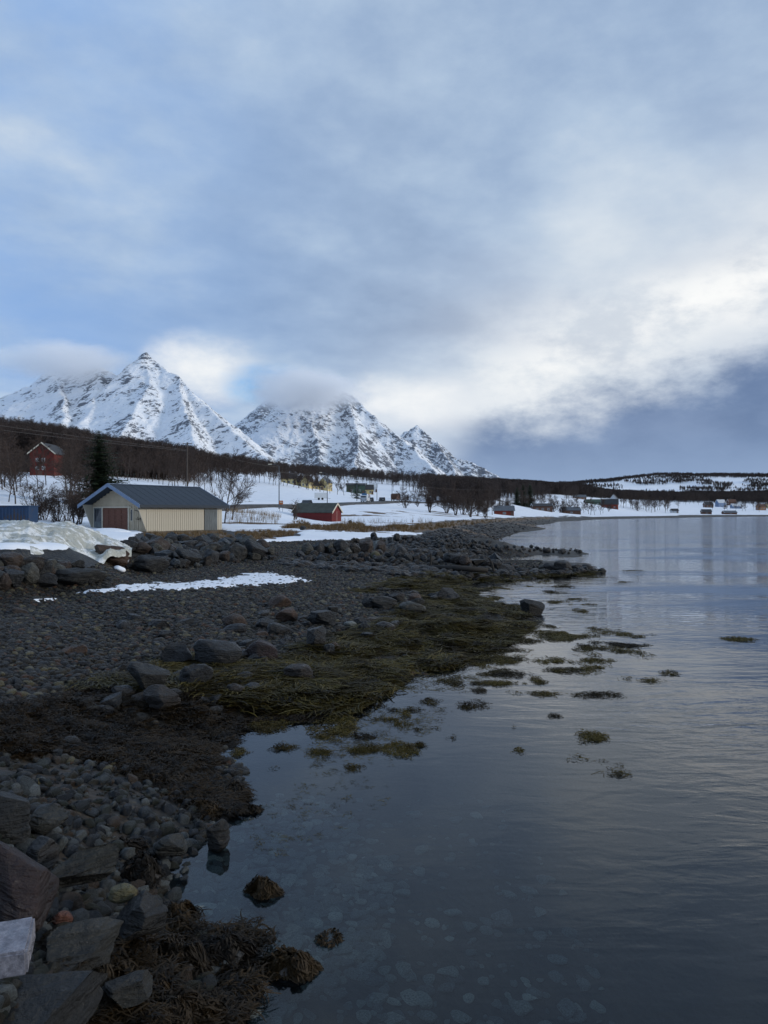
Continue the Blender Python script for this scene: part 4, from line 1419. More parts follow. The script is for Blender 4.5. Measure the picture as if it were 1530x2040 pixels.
mound('seaweed heap beside the wide mound, toward the boulders', 350, 1945, 120, 90, 64, 190)
mound('lone pyramid of seaweed rising from the dark water', 572, 1950, 112, 64, 65, 170)
mound('ragged seaweed clump in the shallows below the pale slab', 520, 1786, 72, 48, 66, 90)
mound('long dark seaweed clump across the waterline', 462, 1590, 76, 34, 67, 120)
mound('low brown seaweed clump on the cobbles by the waterline', 400, 1625, 80, 34, 72, 110)
mound('brown seaweed hanging beside the bottom left slab', 195, 2000, 110, 90, 68, 170)
mound('brown seaweed at the foot of the triangular boulder', 130, 1935, 110, 50, 73, 150)
mound('dark seaweed heap at the bottom edge of the picture', 330, 2075, 190, 90, 69, 220)
mound('tuft of brown seaweed among the cobbles', 245, 1698, 76, 26, 70, 70)
mound('little seaweed clump by itself near the pale slab', 495, 1620, 44, 18, 71, 36)
mound('sparse dark seaweed sprigs in the dark water at the bottom', 655, 1880, 60, 8, 74, 14, rock=False)
mound('rounded seaweed hump at the bottom right of the heap', 410, 2060, 90, 70, 75, 120)
mound('dark seaweed hump between the wide mound and the flat grey stone', 300, 2000, 90, 60, 76, 130)

# floating patches
def float_patch(label, px, py, w, h, dens, seed):
    rg = np.random.default_rng(seed)
    dist = CAMZ * F / (py - 1020)
    k = dist / F
    rx, ry = w * .5 * k, h * .5 * dist * dist / (CAMZ * F)
    n = int(max(10, dens * 3.2))
    b = MB()
    cx, cyy = (px - 765) * k, dist
    for i in range(n):
        a, r = rg.uniform(0, 6.28), rg.random() ** .7
        x, y = cx + math.cos(a) * rx * r, cyy + math.sin(a) * ry * r
        if fbm([x * 2.2], [y * .9], seed=seed)[0] < .40 + .14 * r: continue
        vs = SRC[FLO[rg.integers(4)].name]
        s = rg.uniform(.35, .9) * min(1.6, max(.4, rx / .6))
        rz = rg.uniform(0, 6.28)
        cs, sn_ = math.cos(rz) * s, math.sin(rz) * s
        for f4 in rg.permutation(len(vs[1]) // 4)[:14]:
            for q_ in vs[1][f4 * 4:f4 * 4 + 4]:
                kk = len(b.v)
                for vi in q_:
                    v = vs[0][vi]
                    b.v.append((x + v[0] * cs - v[1] * sn_, y + v[0] * sn_ + v[1] * cs, .003 + v[2] * 1.1))
                b.f.append((kk, kk + 1, kk + 2, kk + 3))
    if not b.f: return
    o = b.build('seaweed_patch', M['weed'], None, True)
    tag(o, label, 'seaweed', None if label not in SHARED else 'small seaweed patches floating on the fjord', 'stuff')
SHARED = {'small dark patch of seaweed floating in the shallows'}
sm = 'small dark patch of seaweed floating in the shallows'
FP = [('long ragged patch of seaweed floating off the weedy point', 1130, 1270, 130, 16, 40), ('wide seaweed patch floating right of the weedy point', 1220, 1300, 130, 26, 50), ('seaweed patch at the far end of the floating drift', 1280, 1357, 110, 14, 34),
      ('seaweed drift below the weedy point', 1000, 1343, 90, 22, 40), ('dark island of seaweed close to the mat', 910, 1362, 90, 30, 46), ('large island of seaweed against the waterline', 680, 1452, 120, 50, 90), ('round seaweed island by the waterline at left', 528, 1446, 90, 34, 60),
      ('solitary clump of seaweed out in the smooth water', 1190, 1470, 100, 36, 46), ('straggling thin seaweed in the smooth water', 1215, 1520, 160, 50, 26), ('lone seaweed streak in the open fjord at right', 1465, 1274, 80, 9, 26),
      ('feathery seaweed sprig in the smooth water', 1030, 1495, 40, 22, 9), ('thin seaweed sprigs in a row on the smooth water', 1000, 1448, 60, 12, 9), ('patch of seaweed below the large island', 800, 1495, 80, 30, 30),
      ('flat seaweed patch beside the squat dark rock', 1165, 1217, 50, 9, 18), ('seaweed patch in the bright reflection', 1120, 1335, 80, 14, 24), ('seaweed patch at the right of the bright reflection', 1320, 1340, 70, 12, 16), ('narrow seaweed bed in front of the near breakwater tip', 1180, 1150, 60, 4, 14)]
for i, (l, *a) in enumerate(FP): float_patch(l, *a, 900 + i)
for i, a in enumerate([(950, 1325, 60, 14, 18), (1060, 1308, 60, 12, 16), (860, 1385, 60, 18, 22), (960, 1375, 50, 14, 16), (760, 1400, 60, 18, 22), (820, 1420, 60, 20, 18), (740, 1490, 50, 16, 14), (560, 1490, 60, 16, 18), (640, 1500, 50, 18, 14), (480, 1500, 46, 16, 14), (545, 1530, 40, 16, 12),
                       (1190, 1330, 60, 12, 16), (1290, 1296, 50, 8, 12), (1100, 1250, 60, 10, 16), (1180, 1252, 50, 6, 10), (1100, 1180, 50, 6, 14), (1000, 1172, 60, 6, 14), (1060, 1168, 40, 5, 10), (1130, 1166, 40, 4, 8), (1240, 1160, 50, 4, 8), (1260, 1137, 50, 3, 8),
                       (1180, 1380, 60, 12, 14), (905, 1468, 40, 12, 7), (1105, 1427, 30, 8, 5), (1480, 1330, 40, 6, 6), (1515, 1395, 30, 8, 5), (700, 1530, 40, 12, 6), (1040, 1232, 60, 8, 16), (930, 1410, 40, 12, 10), (870, 1450, 40, 10, 6)] + [(random.uniform(960, 1330), random.uniform(1255, 1385), random.uniform(40, 100), random.uniform(7, 16), random.uniform(14, 30)) for _ in range(26)] + [(random.uniform(620, 960), random.uniform(1370, 1500), random.uniform(30, 80), random.uniform(9, 20), random.uniform(8, 22)) for _ in range(14)] + [(random.uniform(940, 1230), random.uniform(1150, 1215), random.uniform(30, 80), random.uniform(3, 7), random.uniform(8, 20)) for _ in range(14)]):
    float_patch(sm, *a, 950 + i)

# loose scraps along the waterline
pp = np.concatenate([field(1500, [(390, 1490), (480, 1440), (620, 1420), (740, 1375), (780, 1340), (900, 1310), (1010, 1260), (1080, 1290), (1000, 1350), (900, 1400), (860, 1460), (760, 1500), (620, 1530), (520, 1570), (440, 1600)], 33, 0, 0), field(260, [(900, 1160), (1200, 1140), (1260, 1150), (1180, 1200), (1040, 1240)], 34, 0, 0), field(160, [(460, 1560), (800, 1480), (760, 1620), (520, 1720)], 35, 0, 0)])
dd = CAMZ * F / (pp[:, 1] - 1020)
pts = np.stack([(pp[:, 0] - 765) / F * dd, dd, np.full(len(dd), .004)], 1)
cl = fbm(pts[:, 0] * 1.3, pts[:, 1] * .7, seed=37, octs=4)
pts = pts[cl > .47]
WSC = np.clip(pts[:, 1] / 22, .35, 1)
weeds('seaweed_scraps', 'small scraps of seaweed adrift along the waterline', [frond_clump('weed_kind', 80 + i, M['weed'], 9, .16, .12, .008, .01, 1.4) for i in range(4)], pts, .4, 1.3, 38, .03, (.3, .6), WSC)

# ------------------------------------------------------------------ snow lying on the shore
def snow_sheet(label, poly, lift, seed, fray, name='snow_patch', step=(3, 2), m='snow', cat='snow'):
    P_ = np.array(poly, float)
    xs = np.arange(P_[:, 0].min() - 12, P_[:, 0].max() + 12, step[0]); ys = np.arange(P_[:, 1].min() - 6, P_[:, 1].max() + 6, step[1] / 2)
    X, Y = np.meshgrid(xs, ys, indexing='ij')
    pts = drop(np.stack([X.ravel(), Y.ravel()], 1))
    nx, ny = X.shape
    sd = inpoly(X.ravel(), Y.ravel(), poly) + (fbm(pts[:, 0] * 1.5, pts[:, 1] * 1.5, seed=seed, octs=5, gain=.65) - .5) * fray
    h = np.clip(sd * lift[0], -.12, lift[1])
    z = pts[:, 2] + h
    ii, jj = np.meshgrid(np.arange(nx - 1), np.arange(ny - 1), indexing='ij')
    q0 = (ii * ny + jj).ravel()
    Q = np.stack([q0, q0 + 1, q0 + ny + 1, q0 + ny], 1)
    Q = Q[(h[Q] > -.06).any(1)]
    used = np.unique(Q)
    re = np.zeros(len(z), int); re[used] = np.arange(len(used))
    me = fast_mesh(name, np.stack([pts[:, 0], pts[:, 1], z], 1)[used], re[Q], M[m])
    o = bpy.data.objects.new(name, me)
    C.objects.link(o)
    tag(o, label, cat)
snow_sheet('broken strip of snow across the pebble beach', [(150, 1184), (250, 1166), (380, 1162), (470, 1150), (500, 1140), (540, 1141), (590, 1152), (640, 1158), (590, 1162), (600, 1168), (540, 1166), (480, 1172), (400, 1176), (300, 1178), (240, 1182)], (.026, .075), 51, 15)
snow_sheet('small sliver of snow on the pebbles at left', [(50, 1198), (90, 1193), (130, 1194), (90, 1199)], (.03, .06), 52, 4)
snow_sheet('tiny streak of snow right of the boulders by the weed', [(232, 1192), (262, 1190), (262, 1193), (236, 1195)], (.03, .06), 53, 2)

# ploughed bank of dirty snow
def snow_bank():
    xs, ts = np.linspace(-120, 262, 150), np.linspace(0, 1, 60)
    topx = [-120, -40, 0, 36, 80, 130, 150, 175, 200, 225, 262]
    topy = [1040, 1044, 1045, 1041, 1042, 1044, 1048, 1054, 1062, 1074, 1092]
    botx = [-120, 0, 30, 60, 95, 115, 150, 170, 190, 215, 262]
    boty = [1112, 1108, 1112, 1114, 1124, 1116, 1118, 1136, 1136, 1098, 1096]
    V = np.zeros((len(xs), len(ts), 3))
    for i, px in enumerate(xs):
        yt, yb = np.interp(px, topx, topy), np.interp(px, botx, boty)
        yb += (fbm([px / 14.0], [3.3], seed=71)[0] - .5) * 14
        d0, d1 = 26.6 + max(0, (px - 60)) * .03, 34.5 + max(0, (px - 60)) * .045
        for j, t in enumerate(ts):
            dd = d0 + (d1 - d0) * t
            prof = math.sin(min(1, t * 1.25) * math.pi / 2) ** .8
            py = yb + (yt - yb) * prof
            p = at(px, py, dd)
            if t > .8: p.z -= ((t - .8) / .2) ** 2 * 1.4
            V[i, j] = p
    n = fbm(V[..., 0].ravel() * .8, V[..., 1].ravel() * .8, V[..., 2].ravel() * .8, octs=5, seed=81, gain=.55).reshape(V.shape[:2]) - .5
    e = np.minimum(1, np.minimum(ts / .06, 1))[None]
    n2_ = 1 - np.abs(2 * fbm(V[..., 0].ravel() * 1.9, V[..., 1].ravel() * 1.9, V[..., 2].ravel() * 1.9, octs=4, seed=85, gain=.6).reshape(V.shape[:2]) - 1)
    V[..., 2] += (n * .7 + (n2_ - .75) * .12) * e
    V[..., 1] += n * .7 * e
    V[:, 0, 2] -= .25
    nx, ny = V.shape[:2]
    ii, jj = np.meshgrid(np.arange(nx - 1), np.arange(ny - 1), indexing='ij')
    q0 = (ii * ny + jj).ravel()
    me = fast_mesh('snow_bank', V.reshape(-1, 3), np.stack([q0, q0 + ny, q0 + ny + 1, q0 + 1], 1), M['dirty_snow'])
    o = bpy.data.objects.new('snow_bank', me)
    C.objects.link(o)
    tag(o, 'big bank of dirty ploughed snow at the left above the boulders', 'snow bank')
snow_bank()
for lb, px, py, w, h, dist, sd in (('block of old snow leaning on the brown boulder', 236, 1112, 44, 30, 33.5, 91), ('crumbled lump of snow at the foot of the brown boulder', 238, 1134, 26, 12, 31.5, 92)):
    k = dist / F
    me = rock_mesh('snow_lump', sd, M['snow'], 3, .6, .14, (w * k * .5, w * k * .35, h * k * .5))
    o = bpy.data.objects.new('snow_lump', me)
    C.objects.link(o)
    o.location = at(px, py, dist)
    o.rotation_euler = (.2, .35, 0)
    tag(o, lb, 'snow lump')
for lb, px, py, w, h, dist, sd in (('snow drift in front of the garage door', 222, 1060, 80, 16, 62.5, 93), ('snow drift against the long wall of the red boathouse', 608, 1043, 66, 18, 131, 94)):
    k = dist / F
    me = rock_mesh('snow_drift', sd, M['snow'], 4, .1, .12, (w * k * .5, w * k * .3, h * k * .5))
    o = bpy.data.objects.new('snow_drift', me)
    C.objects.link(o)
    o.location = at(px, py, dist)
    o.rotation_euler = (0, .05, 0)
    tag(o, lb, 'snow drift')

# ------------------------------------------------------------------ trees
def birch(seed, h=9.0, spread=1.0, twig=.012, lv=(10, 6, 5), multi=1):
    rg = random.Random(seed)
    tr, cr = MB(), MB()
    def limb(p, d_, L_, r, lev, out):
        pts, rad = [p.copy()], [r]
        d_ = d_.normalized()
        ns = 6 if lev == 0 else (4 if lev == 1 else (3 if lev == 2 else 2))
        for i in range(ns):
            wob = .12 if lev == 0 else .28
            d_ = (d_ + Vector((rg.uniform(-wob, wob), rg.uniform(-wob, wob), rg.uniform(-.02, .12) if lev else .05))).normalized()
            pts.append(pts[-1] + d_ * L_ / ns)
            rad.append(max(twig * .5, r * (1 - (i + 1) / ns * .8)))
        out.tube(pts, rad, 6 if lev == 0 else (4 if lev == 1 else 3))
        if lev >= 3: return
        n = lv[lev]
        for i in range(n):
            t = rg.uniform(.18 if lev == 0 else .2, 1.0)
            k = min(int(t * ns), ns - 1)
            q = pts[k].lerp(pts[k + 1], t * ns - k)
            a = rg.uniform(0, 6.283)
            ax = pts[k + 1] - pts[k]
            side = Vector((math.cos(a), math.sin(a), 0))
            side = (side - ax.normalized() * side.dot(ax.normalized())).normalized()
            nd = (ax.normalized() * rg.uniform(.7, 1.2) + side * rg.uniform(.5, 1.0) * spread).normalized()
            ll = L_ * (1 - t * .62) * rg.uniform(.32, .55) if lev == 0 else L_ * rg.uniform(.35, .6)
            limb(q, nd, ll, max(twig, rad[k] * .45), lev + 1, cr)
    for k in range(multi):
        lean = .06 if multi == 1 else .5
        limb(Vector((rg.uniform(-.2, .2) * (multi > 1), rg.uniform(-.2, .2) * (multi > 1), -.3)), Vector((rg.uniform(-lean, lean), rg.uniform(-lean, lean), 1)), h * rg.uniform(.85, 1.05), h * .009 + .025, 0, tr)
    return tr.data('trunk', M['bark']), cr.data('crown', M['twig'])


def spruce(seed, h=14.0, w=3.6, whorls=26, per=9, m=None, fine=True):
    rg = random.Random(seed)
    tr, cr = MB(), MB()
    tr.tube([(0, 0, -.3), (0, 0, h * .5), (0, 0, h * .98)], [h * .016 + .05, h * .01, .02], 6)
    for i in range(whorls):
        t = (i + rg.uniform(-.3, .3)) / whorls
        z = h * (.04 + .95 * max(0, t))
        L_ = w * .5 * (1 - t) ** .7 * rg.uniform(.8, 1.12) * (1 + .25 * math.sin(i * 2.1)) + .12
        for j in range(per):
            a = rg.uniform(0, 6.283)
            dirv = Vector((math.cos(a), math.sin(a), 0))
            sidev = Vector((-dirv.y, dirv.x, 0))
            l2 = L_ * rg.uniform(.7, 1.15)
            droop = rg.uniform(.15, .5)
            p0 = Vector((0, 0, z + .1))
            ns = 5 if fine else 2
            prev = p0
            for k in range(ns):
                u = (k + 1) / ns
                q = p0 + dirv * l2 * u + Vector((0, 0, -droop * l2 * u + .22 * l2 * u * u))
                ww = l2 * (.22 if fine else .34) * (1.1 - u) + .04
                for s_ in ((-1, 1) if fine else (0,)):
                    if fine:
                        e = prev.lerp(q, rg.uniform(.6, 1.2)) + sidev * s_ * ww + Vector((0, 0, -ww * rg.uniform(.2, .7)))
                        cr.quad(prev, prev.lerp(q, .5) + sidev * s_ * ww * .35, e, q)
                    else:
                        cr.quad(prev - sidev * ww, prev + sidev * ww, q + sidev * ww * .4 + Vector((0, 0, -.1 * l2)), q - sidev * ww * .4)
                prev = q
    return tr.data('trunk', M['bark']), cr.data('crown', m or M['needle'])
BIR = [birch(200 + i, 9, 1.0, .024, (15, 8, 6)) for i in range(5)]
TALL = [birch(220 + i, 10, .75, .026, (16, 7, 5)) for i in range(3)]
BUSH = [birch(240 + i, 4.2, 1.2, .012, (9, 6, 5), 7) for i in range(3)]
SHRUB = [birch(260 + i, 2.2, 1.2, .006, (6, 4, 3), 8) for i in range(2)]


def tree(kind, p, h, label, group, name='birch_tree', base=9.0, cat='tree'):
    t = empty(name, p, random.uniform(0, 6.28))
    t.scale = (h / base,) * 3
    for nm, me in zip(('trunk', 'crown'), kind): part(nm, me, t)
    tag(t, label, cat, group)
    return t


ORD = ['leftmost', 'second', 'third', 'fourth', 'fifth', 'sixth', 'seventh', 'eighth', 'ninth', 'tenth', 'eleventh', 'twelfth', 'thirteenth', 'fourteenth', 'fifteenth', 'sixteenth', 'seventeenth', 'eighteenth', 'nineteenth', 'twentieth']
def nth(i):
    if i < 20: return ORD[i]
    t_, u = divmod(i + 1, 10)
    tens = {2: 'twent', 3: 'thirt', 4: 'fort', 5: 'fift', 6: 'sixt'}[t_]
    return tens + ('ieth' if u == 0 else 'y-' + (['first'] + ORD[1:])[u - 1])


def grove(spots, kinds_, h0, h1, label, group, seed, base=9.0, name='birch_tree', cat='tree', jit=4):
    rg = random.Random(seed)
    spots = sorted(spots)
    lab0 = label
    for i, (px, dd) in enumerate(spots):
        if '%' in lab0: label = lab0 % (nth(i) + (' from the left' if i else ''))
        x = (px + rg.uniform(-jit, jit) - 765) / F * dd
        tree(rg.choice(kinds_), (x, dd, gz(x, dd) - .05), rg.uniform(h0, h1), label, group, name, base, cat)
rg = random.Random(3)
grove([(px, rg.uniform(95, 165)) for px in np.linspace(-60, 165, 64) if not (42 < px < 128 and int(px) % 6)], BIR, 6, 9.5, 'bare birch, %s in the thicket between blue container and red house', 'birches in the thicket at left', 1)
grove([(px, rg.uniform(192, 240)) for px in np.linspace(-40, 420, 54)], BIR + TALL, 7, 10.5, 'bare birch, %s on the snowy slope behind the cream boathouse', 'birches on the slope behind the boathouse', 2)
grove([(px, rg.uniform(240, 330)) for px in np.linspace(-40, 400, 60)], BIR + TALL, 8, 12, 'bare birch, %s in the dark wood above the red house', 'birches in the wood above the red house', 22)
grove([(px, 300 + (px - 410) * .25 + rg.uniform(-14, 14)) for px in np.linspace(405, 640, 30)], TALL + BIR, 8, 11.5, 'slim bare birch, %s in the row along the upper snowfield', 'row of birches above the snowfield', 4, base=10)
grove([(px, 375 + rg.uniform(-10, 20)) for px in np.linspace(545, 700, 13)], TALL + BIR, 8, 12, 'bare birch, %s in the gardens before the yellow houses', 'birches before the yellow houses', 5, base=10)
grove([(447, 86)], [BIR[2]], 7.5, 7.6, 'many-branched bare birch right behind the cream boathouse', None, 6, jit=0)
grove([(462, 92)], [BIR[0]], 6.5, 6.6, 'smaller bare birch beside the one behind the cream boathouse', None, 7, jit=0)
grove([(588, 116), ], [SHRUB[0]], 3.2, 3.3, 'bare sapling in front of the red boathouse', None, 8, base=2.2, name='sapling', jit=0, cat='sapling')
grove([(808, 225)], [BUSH[0]], 6.2, 6.3, 'wide bare bush beside the brown truck', None, 9, base=4.2, name='bush', jit=0, cat='bush')
grove([(856, 205)], [BUSH[1]], 7, 7.1, 'bare bush with several stems left of the thicket by the shore', None, 10, base=4.2, name='bush', jit=0, cat='bush')
grove([(px, rg.uniform(195, 230)) for px in (890, 905, 922, 938, 955, 968)], BUSH, 5.5, 8, 'dense bare bush, %s in the thicket above the shore', 'bushes in the thicket above the shore', 11, base=4.2, name='bush', cat='bush')
grove([(px, rg.uniform(260, 420)) for px in np.linspace(812, 1010, 36)], BIR + BUSH, 5.5, 10, 'bare tree, %s in the brown wood behind the shore thicket', 'trees in the brown wood behind the shore thicket', 12)
grove([(px, 500 + rg.uniform(-40, 60)) for px in np.linspace(1030, 1200, 26)], BIR + TALL, 7, 11, 'bare tree, %s among the farm buildings across the bay', 'trees among the farm buildings across the bay', 13)
grove([(px, 700 + rg.uniform(-10, 60)) for px in np.linspace(1240, 1330, 22)], TALL + BIR, 11, 16, 'tall bare tree, %s in the avenue right of the red barn', 'avenue right of the red barn', 14)
grove([(px, rg.uniform(780, 1000)) for px in np.linspace(1330, 1540, 24)], BIR + TALL, 8, 13, 'bare tree, %s around the houses on the far right shore', 'trees around the far right houses', 15)
grove([(1215, 560), (1120, 470), (1272, 690), (1010, 330), (1105, 470)], BUSH, 6, 9, 'bare bush, %s on the snowy far shore of the bay', 'bushes on the far shore', 16, base=4.2, name='bush', cat='bush')
grove([(px, rg.uniform(66, 78)) for px in np.linspace(70, 160, 9)], BUSH + SHRUB, 2.6, 4.0, 'bare brown bush, %s of those left of the cream boathouse', 'bushes left of the cream boathouse', 17, base=4.2, name='bush', cat='bush')
SP = spruce(301, 14, 9.0, 50, 20)
xx0 = (198 - 765) / F * 112
tree(SP, (xx0, 112, gz(xx0, 112)), 10.8, 'tall dark spruce behind the cream boathouse', None, 'spruce_tree', 14).scale = (1.15, 1.15, .78)
SP2 = spruce(302, 9, 5.4, 26, 12)
xx0 = (711 - 765) / F * 285
tree(SP2, (xx0, 285, gz(xx0, 285)), 9.0, 'small dark spruce by the road below the houses', None, 'spruce_tree', 9)
for px, dd, h, l_ in ((1042, 520, 16, 'dark spruce in the middle of the clump behind the small red boathouse'), (1056, 525, 17, 'tallest dark spruce, at the right of the clump behind the small red boathouse'), (1030, 530, 13, 'smallest dark spruce, at the left of the clump behind the small red boathouse')):
    x = (px - 765) / F * dd
    tree(SP, (x, dd, gz(x, dd)), h, l_, 'spruces behind the small red boathouse', 'spruce_tree', 14)


# woods too far off to count
def lowtree(seed, h=9.0, fat=1.0):
    rg = random.Random(seed)
    b = MB()
    b.tube([(0, 0, -.5), (rg.uniform(-.2, .2), 0, h * .5), (rg.uniform(-.4, .4), 0, h)], [.13, .09, .02], 3)
    for i in range(56):
        z = h * rg.uniform(.22, .92)
        a = rg.uniform(0, 6.283)
        L_ = h * .26 * (1.15 - z / h) * rg.uniform(.6, 1.3) + .3
        p = Vector((0, 0, z)); e = p + Vector((math.cos(a) * L_, math.sin(a) * L_, L_ * rg.uniform(.6, 1.2)))
        w = rg.uniform(.025, .06) * fat
        s_ = Vector((-math.sin(a), math.cos(a), 0)) * w
        b.quad(p - s_, p + s_, e + s_ * .3, e - s_ * .3)
        for k in range(6):
            q = p.lerp(e, rg.uniform(.3, .95))
            e2 = q + Vector((rg.uniform(-1, 1), rg.uniform(-1, 1), rg.uniform(.1, 1.1))) * L_ * .42
            n_ = (e2 - q).cross(Vector((rg.uniform(-1, 1), rg.uniform(-1, 1), .2))).normalized() * rg.uniform(.018, .045) * fat
            b.quad(q - n_, q + n_, e2 + n_ * .3, e2 - n_ * .3)
    return b.data('wood_kind', M['grove2'])
LOW = [lowtree(400 + i) for i in range(5)]
LOWF = [lowtree(450 + i, 9.0, 2.6) for i in range(4)]
LSP = []
for i in range(3):
    me = spruce(420 + i, 12, 4.4, 12, 6, M['needle_far'], False)[1]
    LSP.append(me)


def wood(name, label, n, pxr, rr_, rule, seed, h0, h1, ms, base):
    rg = np.random.default_rng(seed)
    px = rg.uniform(*pxr, n)
    dd = np.exp(rg.uniform(math.log(rr_[0]), math.log(rr_[1]), n))
    x = (px - 765) / F * dd
    z = groundz(x, dd)
    ok = rule(px, dd, x, z, rg)
    px, dd, x, z = px[ok], dd[ok], x[ok], z[ok]
    s = rg.uniform(h0, h1, len(x)) / base
    sc_ = np.stack([s * rg.uniform(.8, 1.3, len(x)), s * rg.uniform(.8, 1.3, len(x)), s], 1)
    ro = np.stack([np.zeros(len(x)), np.zeros(len(x)), rg.uniform(0, 6.28, len(x))], 1)
    return scatter(name, kinds(ms, name), np.stack([x, dd, z - .1], 1), ro, sc_, label, 'trees')
def slope_rule(px, dd, x, z, rg):
    lo = np.interp(px, [-200, 0, 250, 380, 430, 560, 700, 770, 820, 960, 1000, 1120], [150, 165, 210, 240, 540, 600, 600, 500, 400, 340, 500, 760])
    hi = np.interp(px, [-200, 0, 150, 300, 400, 560, 700, 850, 960, 1100, 1200], [840, 840, 840, 880, 950, 1180, 1330, 1430, 1530, 1800, 1900])
    gap = fbm(x * .006, dd * .004, seed=88)
    lo = lo * (.72 + .75 * fbm(x * .02, dd * .02, seed=89))
    return (dd > lo) & (dd < hi) & (gap + (fbm(x * .03, dd * .03, seed=90) - .5) * .5 > np.where(px > 900, .40, np.where(dd < 300, .46, .34))) & ~((dd < 196) & (px > 30) & (px < 140))
wood('birch_wood', 'dark brown leafless birch wood covering the hillside', 46000, (-200, 1150), (150, 1900), slope_rule, 55, 5.5, 14, LOW, 9)
def crest_rule(px, dd, x, z, rg):
    hi = np.interp(px, [-200, 0, 150, 300, 400, 560, 700, 850, 960, 1100], [830, 830, 830, 870, 930, 1160, 1310, 1400, 1500, 1760])
    return (dd > hi * .84) & (dd < hi * 1.02) & (rg.random(len(px)) < np.interp(px, [0, 380, 420, 820, 860, 930, 990, 1000], [.35, .5, 1, 1, .3, .9, .9, .15]))
wood('spruce_wood', 'dark spruces standing along the crest of the wooded ridge', 2600, (-200, 1000), (680, 1800), crest_rule, 56, 9, 15, LSP, 12)
def far_rule(px, dd, x, z, rg):
    n = fbm(x * .0022 + 4, dd * .0035, seed=91, octs=4)
    n2 = fbm(x * .012, dd * .012, seed=95, octs=3)
    belt = np.where(dd < 1150, .43, np.where(dd < 1500, .38, np.where(dd < 2050, .38, .415)))
    crest = (dd > 2650) & (rg.random(len(px)) < .5)
    open_ = (dd < np.interp(px, [1000, 1130, 1230, 1530, 1700], [760, 820, 1050, 1080, 1100]))
    return (((n + (n2 - .5) * .35) > belt) | crest) & ~open_ & (z > 4)
wood('hill_wood', 'dark patchy leafless woods on the snowy hill across the fjord', 30000, (990, 1720), (1500, 3050), far_rule, 57, 6, 13, LOWF, 9)
wood('shore_wood', 'grey-brown leafless woods between the far fields and the hill', 15000, (990, 1720), (760, 1500), far_rule, 58, 5, 14, [lowtree(470 + i, 9.0, 1.5) for i in range(4)], 9)

# dry grass by the boathouse and weeds standing in the snow
def tuft_mesh(seed, n, h, r, bend):
    rg = random.Random(seed)
    b = MB()
    for i in range(n):
        a = rg.uniform(0, 6.283); rr_ = r * rg.random()
        p = Vector((math.cos(a) * rr_, math.sin(a) * rr_, 0))
        d_ = Vector((math.cos(a) * bend, math.sin(a) * bend, 1)) * h * rg.uniform(.5, 1.1)
        s_ = Vector((-math.sin(a), math.cos(a), 0)) * .012
        m_ = p + d_ * .55
        e = p + d_ + Vector((math.cos(a), math.sin(a), -.4)) * h * bend * .6
        b.quad(p - s_, p + s_, m_ + s_ * .7, m_ - s_ * .7)
        b.quad(m_ - s_ * .7, m_ + s_ * .7, e + s_ * .1, e - s_ * .1)
    return b.data('straw_kind', M['straw'])
TU = [tuft_mesh(600 + i, 26, .45, .18, .35) for i in range(3)]
pp = np.concatenate([field(260, [(285, 1066), (440, 1060), (470, 1074), (300, 1078)], 71, 0, 0), field(260, GRASS[0], 72, 0, 0), field(300, GRASS[1], 73, 0, 0), field(300, GRASS[2], 74, 0, 0), field(60, GRASS[3], 75, 0, 0)])
pts = drop(pp)
rg = np.random.default_rng(77)
sc_ = np.repeat(rg.uniform(.5, 1.3, (len(pts), 1)), 3, 1) * np.clip(pts[:, 1:2] / 90, .6, 1.0)
scatter('dry_grass', kinds(TU, 'dry_grass'), pts, np.stack([0 * pts[:, 0], 0 * pts[:, 0], rg.uniform(0, 6.28, len(pts))], 1), sc_, 'tufts of straw-brown grass along the top of the shore', 'grass')
TALLW = [tuft_mesh(620 + i, 5, 1.0, .25, .12) for i in range(3)]
n = 420
px, dd = rg.uniform(450, 560, n), rg.uniform(84, 130, n)
px[300:] = rg.uniform(680, 860, n - 300)
x = (px - 765) / F * dd
scatter('weed_stalks', kinds(TALLW, 'weed_stalks'), np.stack([x, dd, groundz(x, dd)], 1), np.stack([0 * x, 0 * x, rg.uniform(0, 6.28, n)], 1), np.repeat(rg.uniform(.5, 1.2, (n, 1)), 3, 1), 'thin dead stalks standing in the snow beside the boathouse', 'stalks')

# ------------------------------------------------------------------ buildings
def window(parent, loc, rz, w, h, frame_m, grid=(2, 2), t=.07, proud=.04):
    """frame in the local x-z plane, facing -y; the pane is its sub-part"""
    f = MB()
    f.box(-w / 2 - t, w / 2 + t, -proud, .02, -t, 0).box(-w / 2 - t, w / 2 + t, -proud, .02, h, h + t)
    f.box(-w / 2 - t, -w / 2, -proud, .02, 0, h).box(w / 2, w / 2 + t, -proud, .02, 0, h)
    for i in range(1, grid[0]):
        x = -w / 2 + w * i / grid[0]
        f.box(x - t * .35, x + t * .35, -proud * .8, .02, 0, h)
    for i in range(1, grid[1]):
        z = h * i / grid[1]
        f.box(-w / 2, w / 2, -proud * .7, .02, z - t * .35, z + t * .35)
    o = f.build('window', frame_m, parent)
    o.location = loc
    o.rotation_euler = (0, 0, rz)
    MB().box(-w / 2 + .002, w / 2 - .002, -.012, .01, .002, h - .002).build('pane', M['glass'], o)
    return o


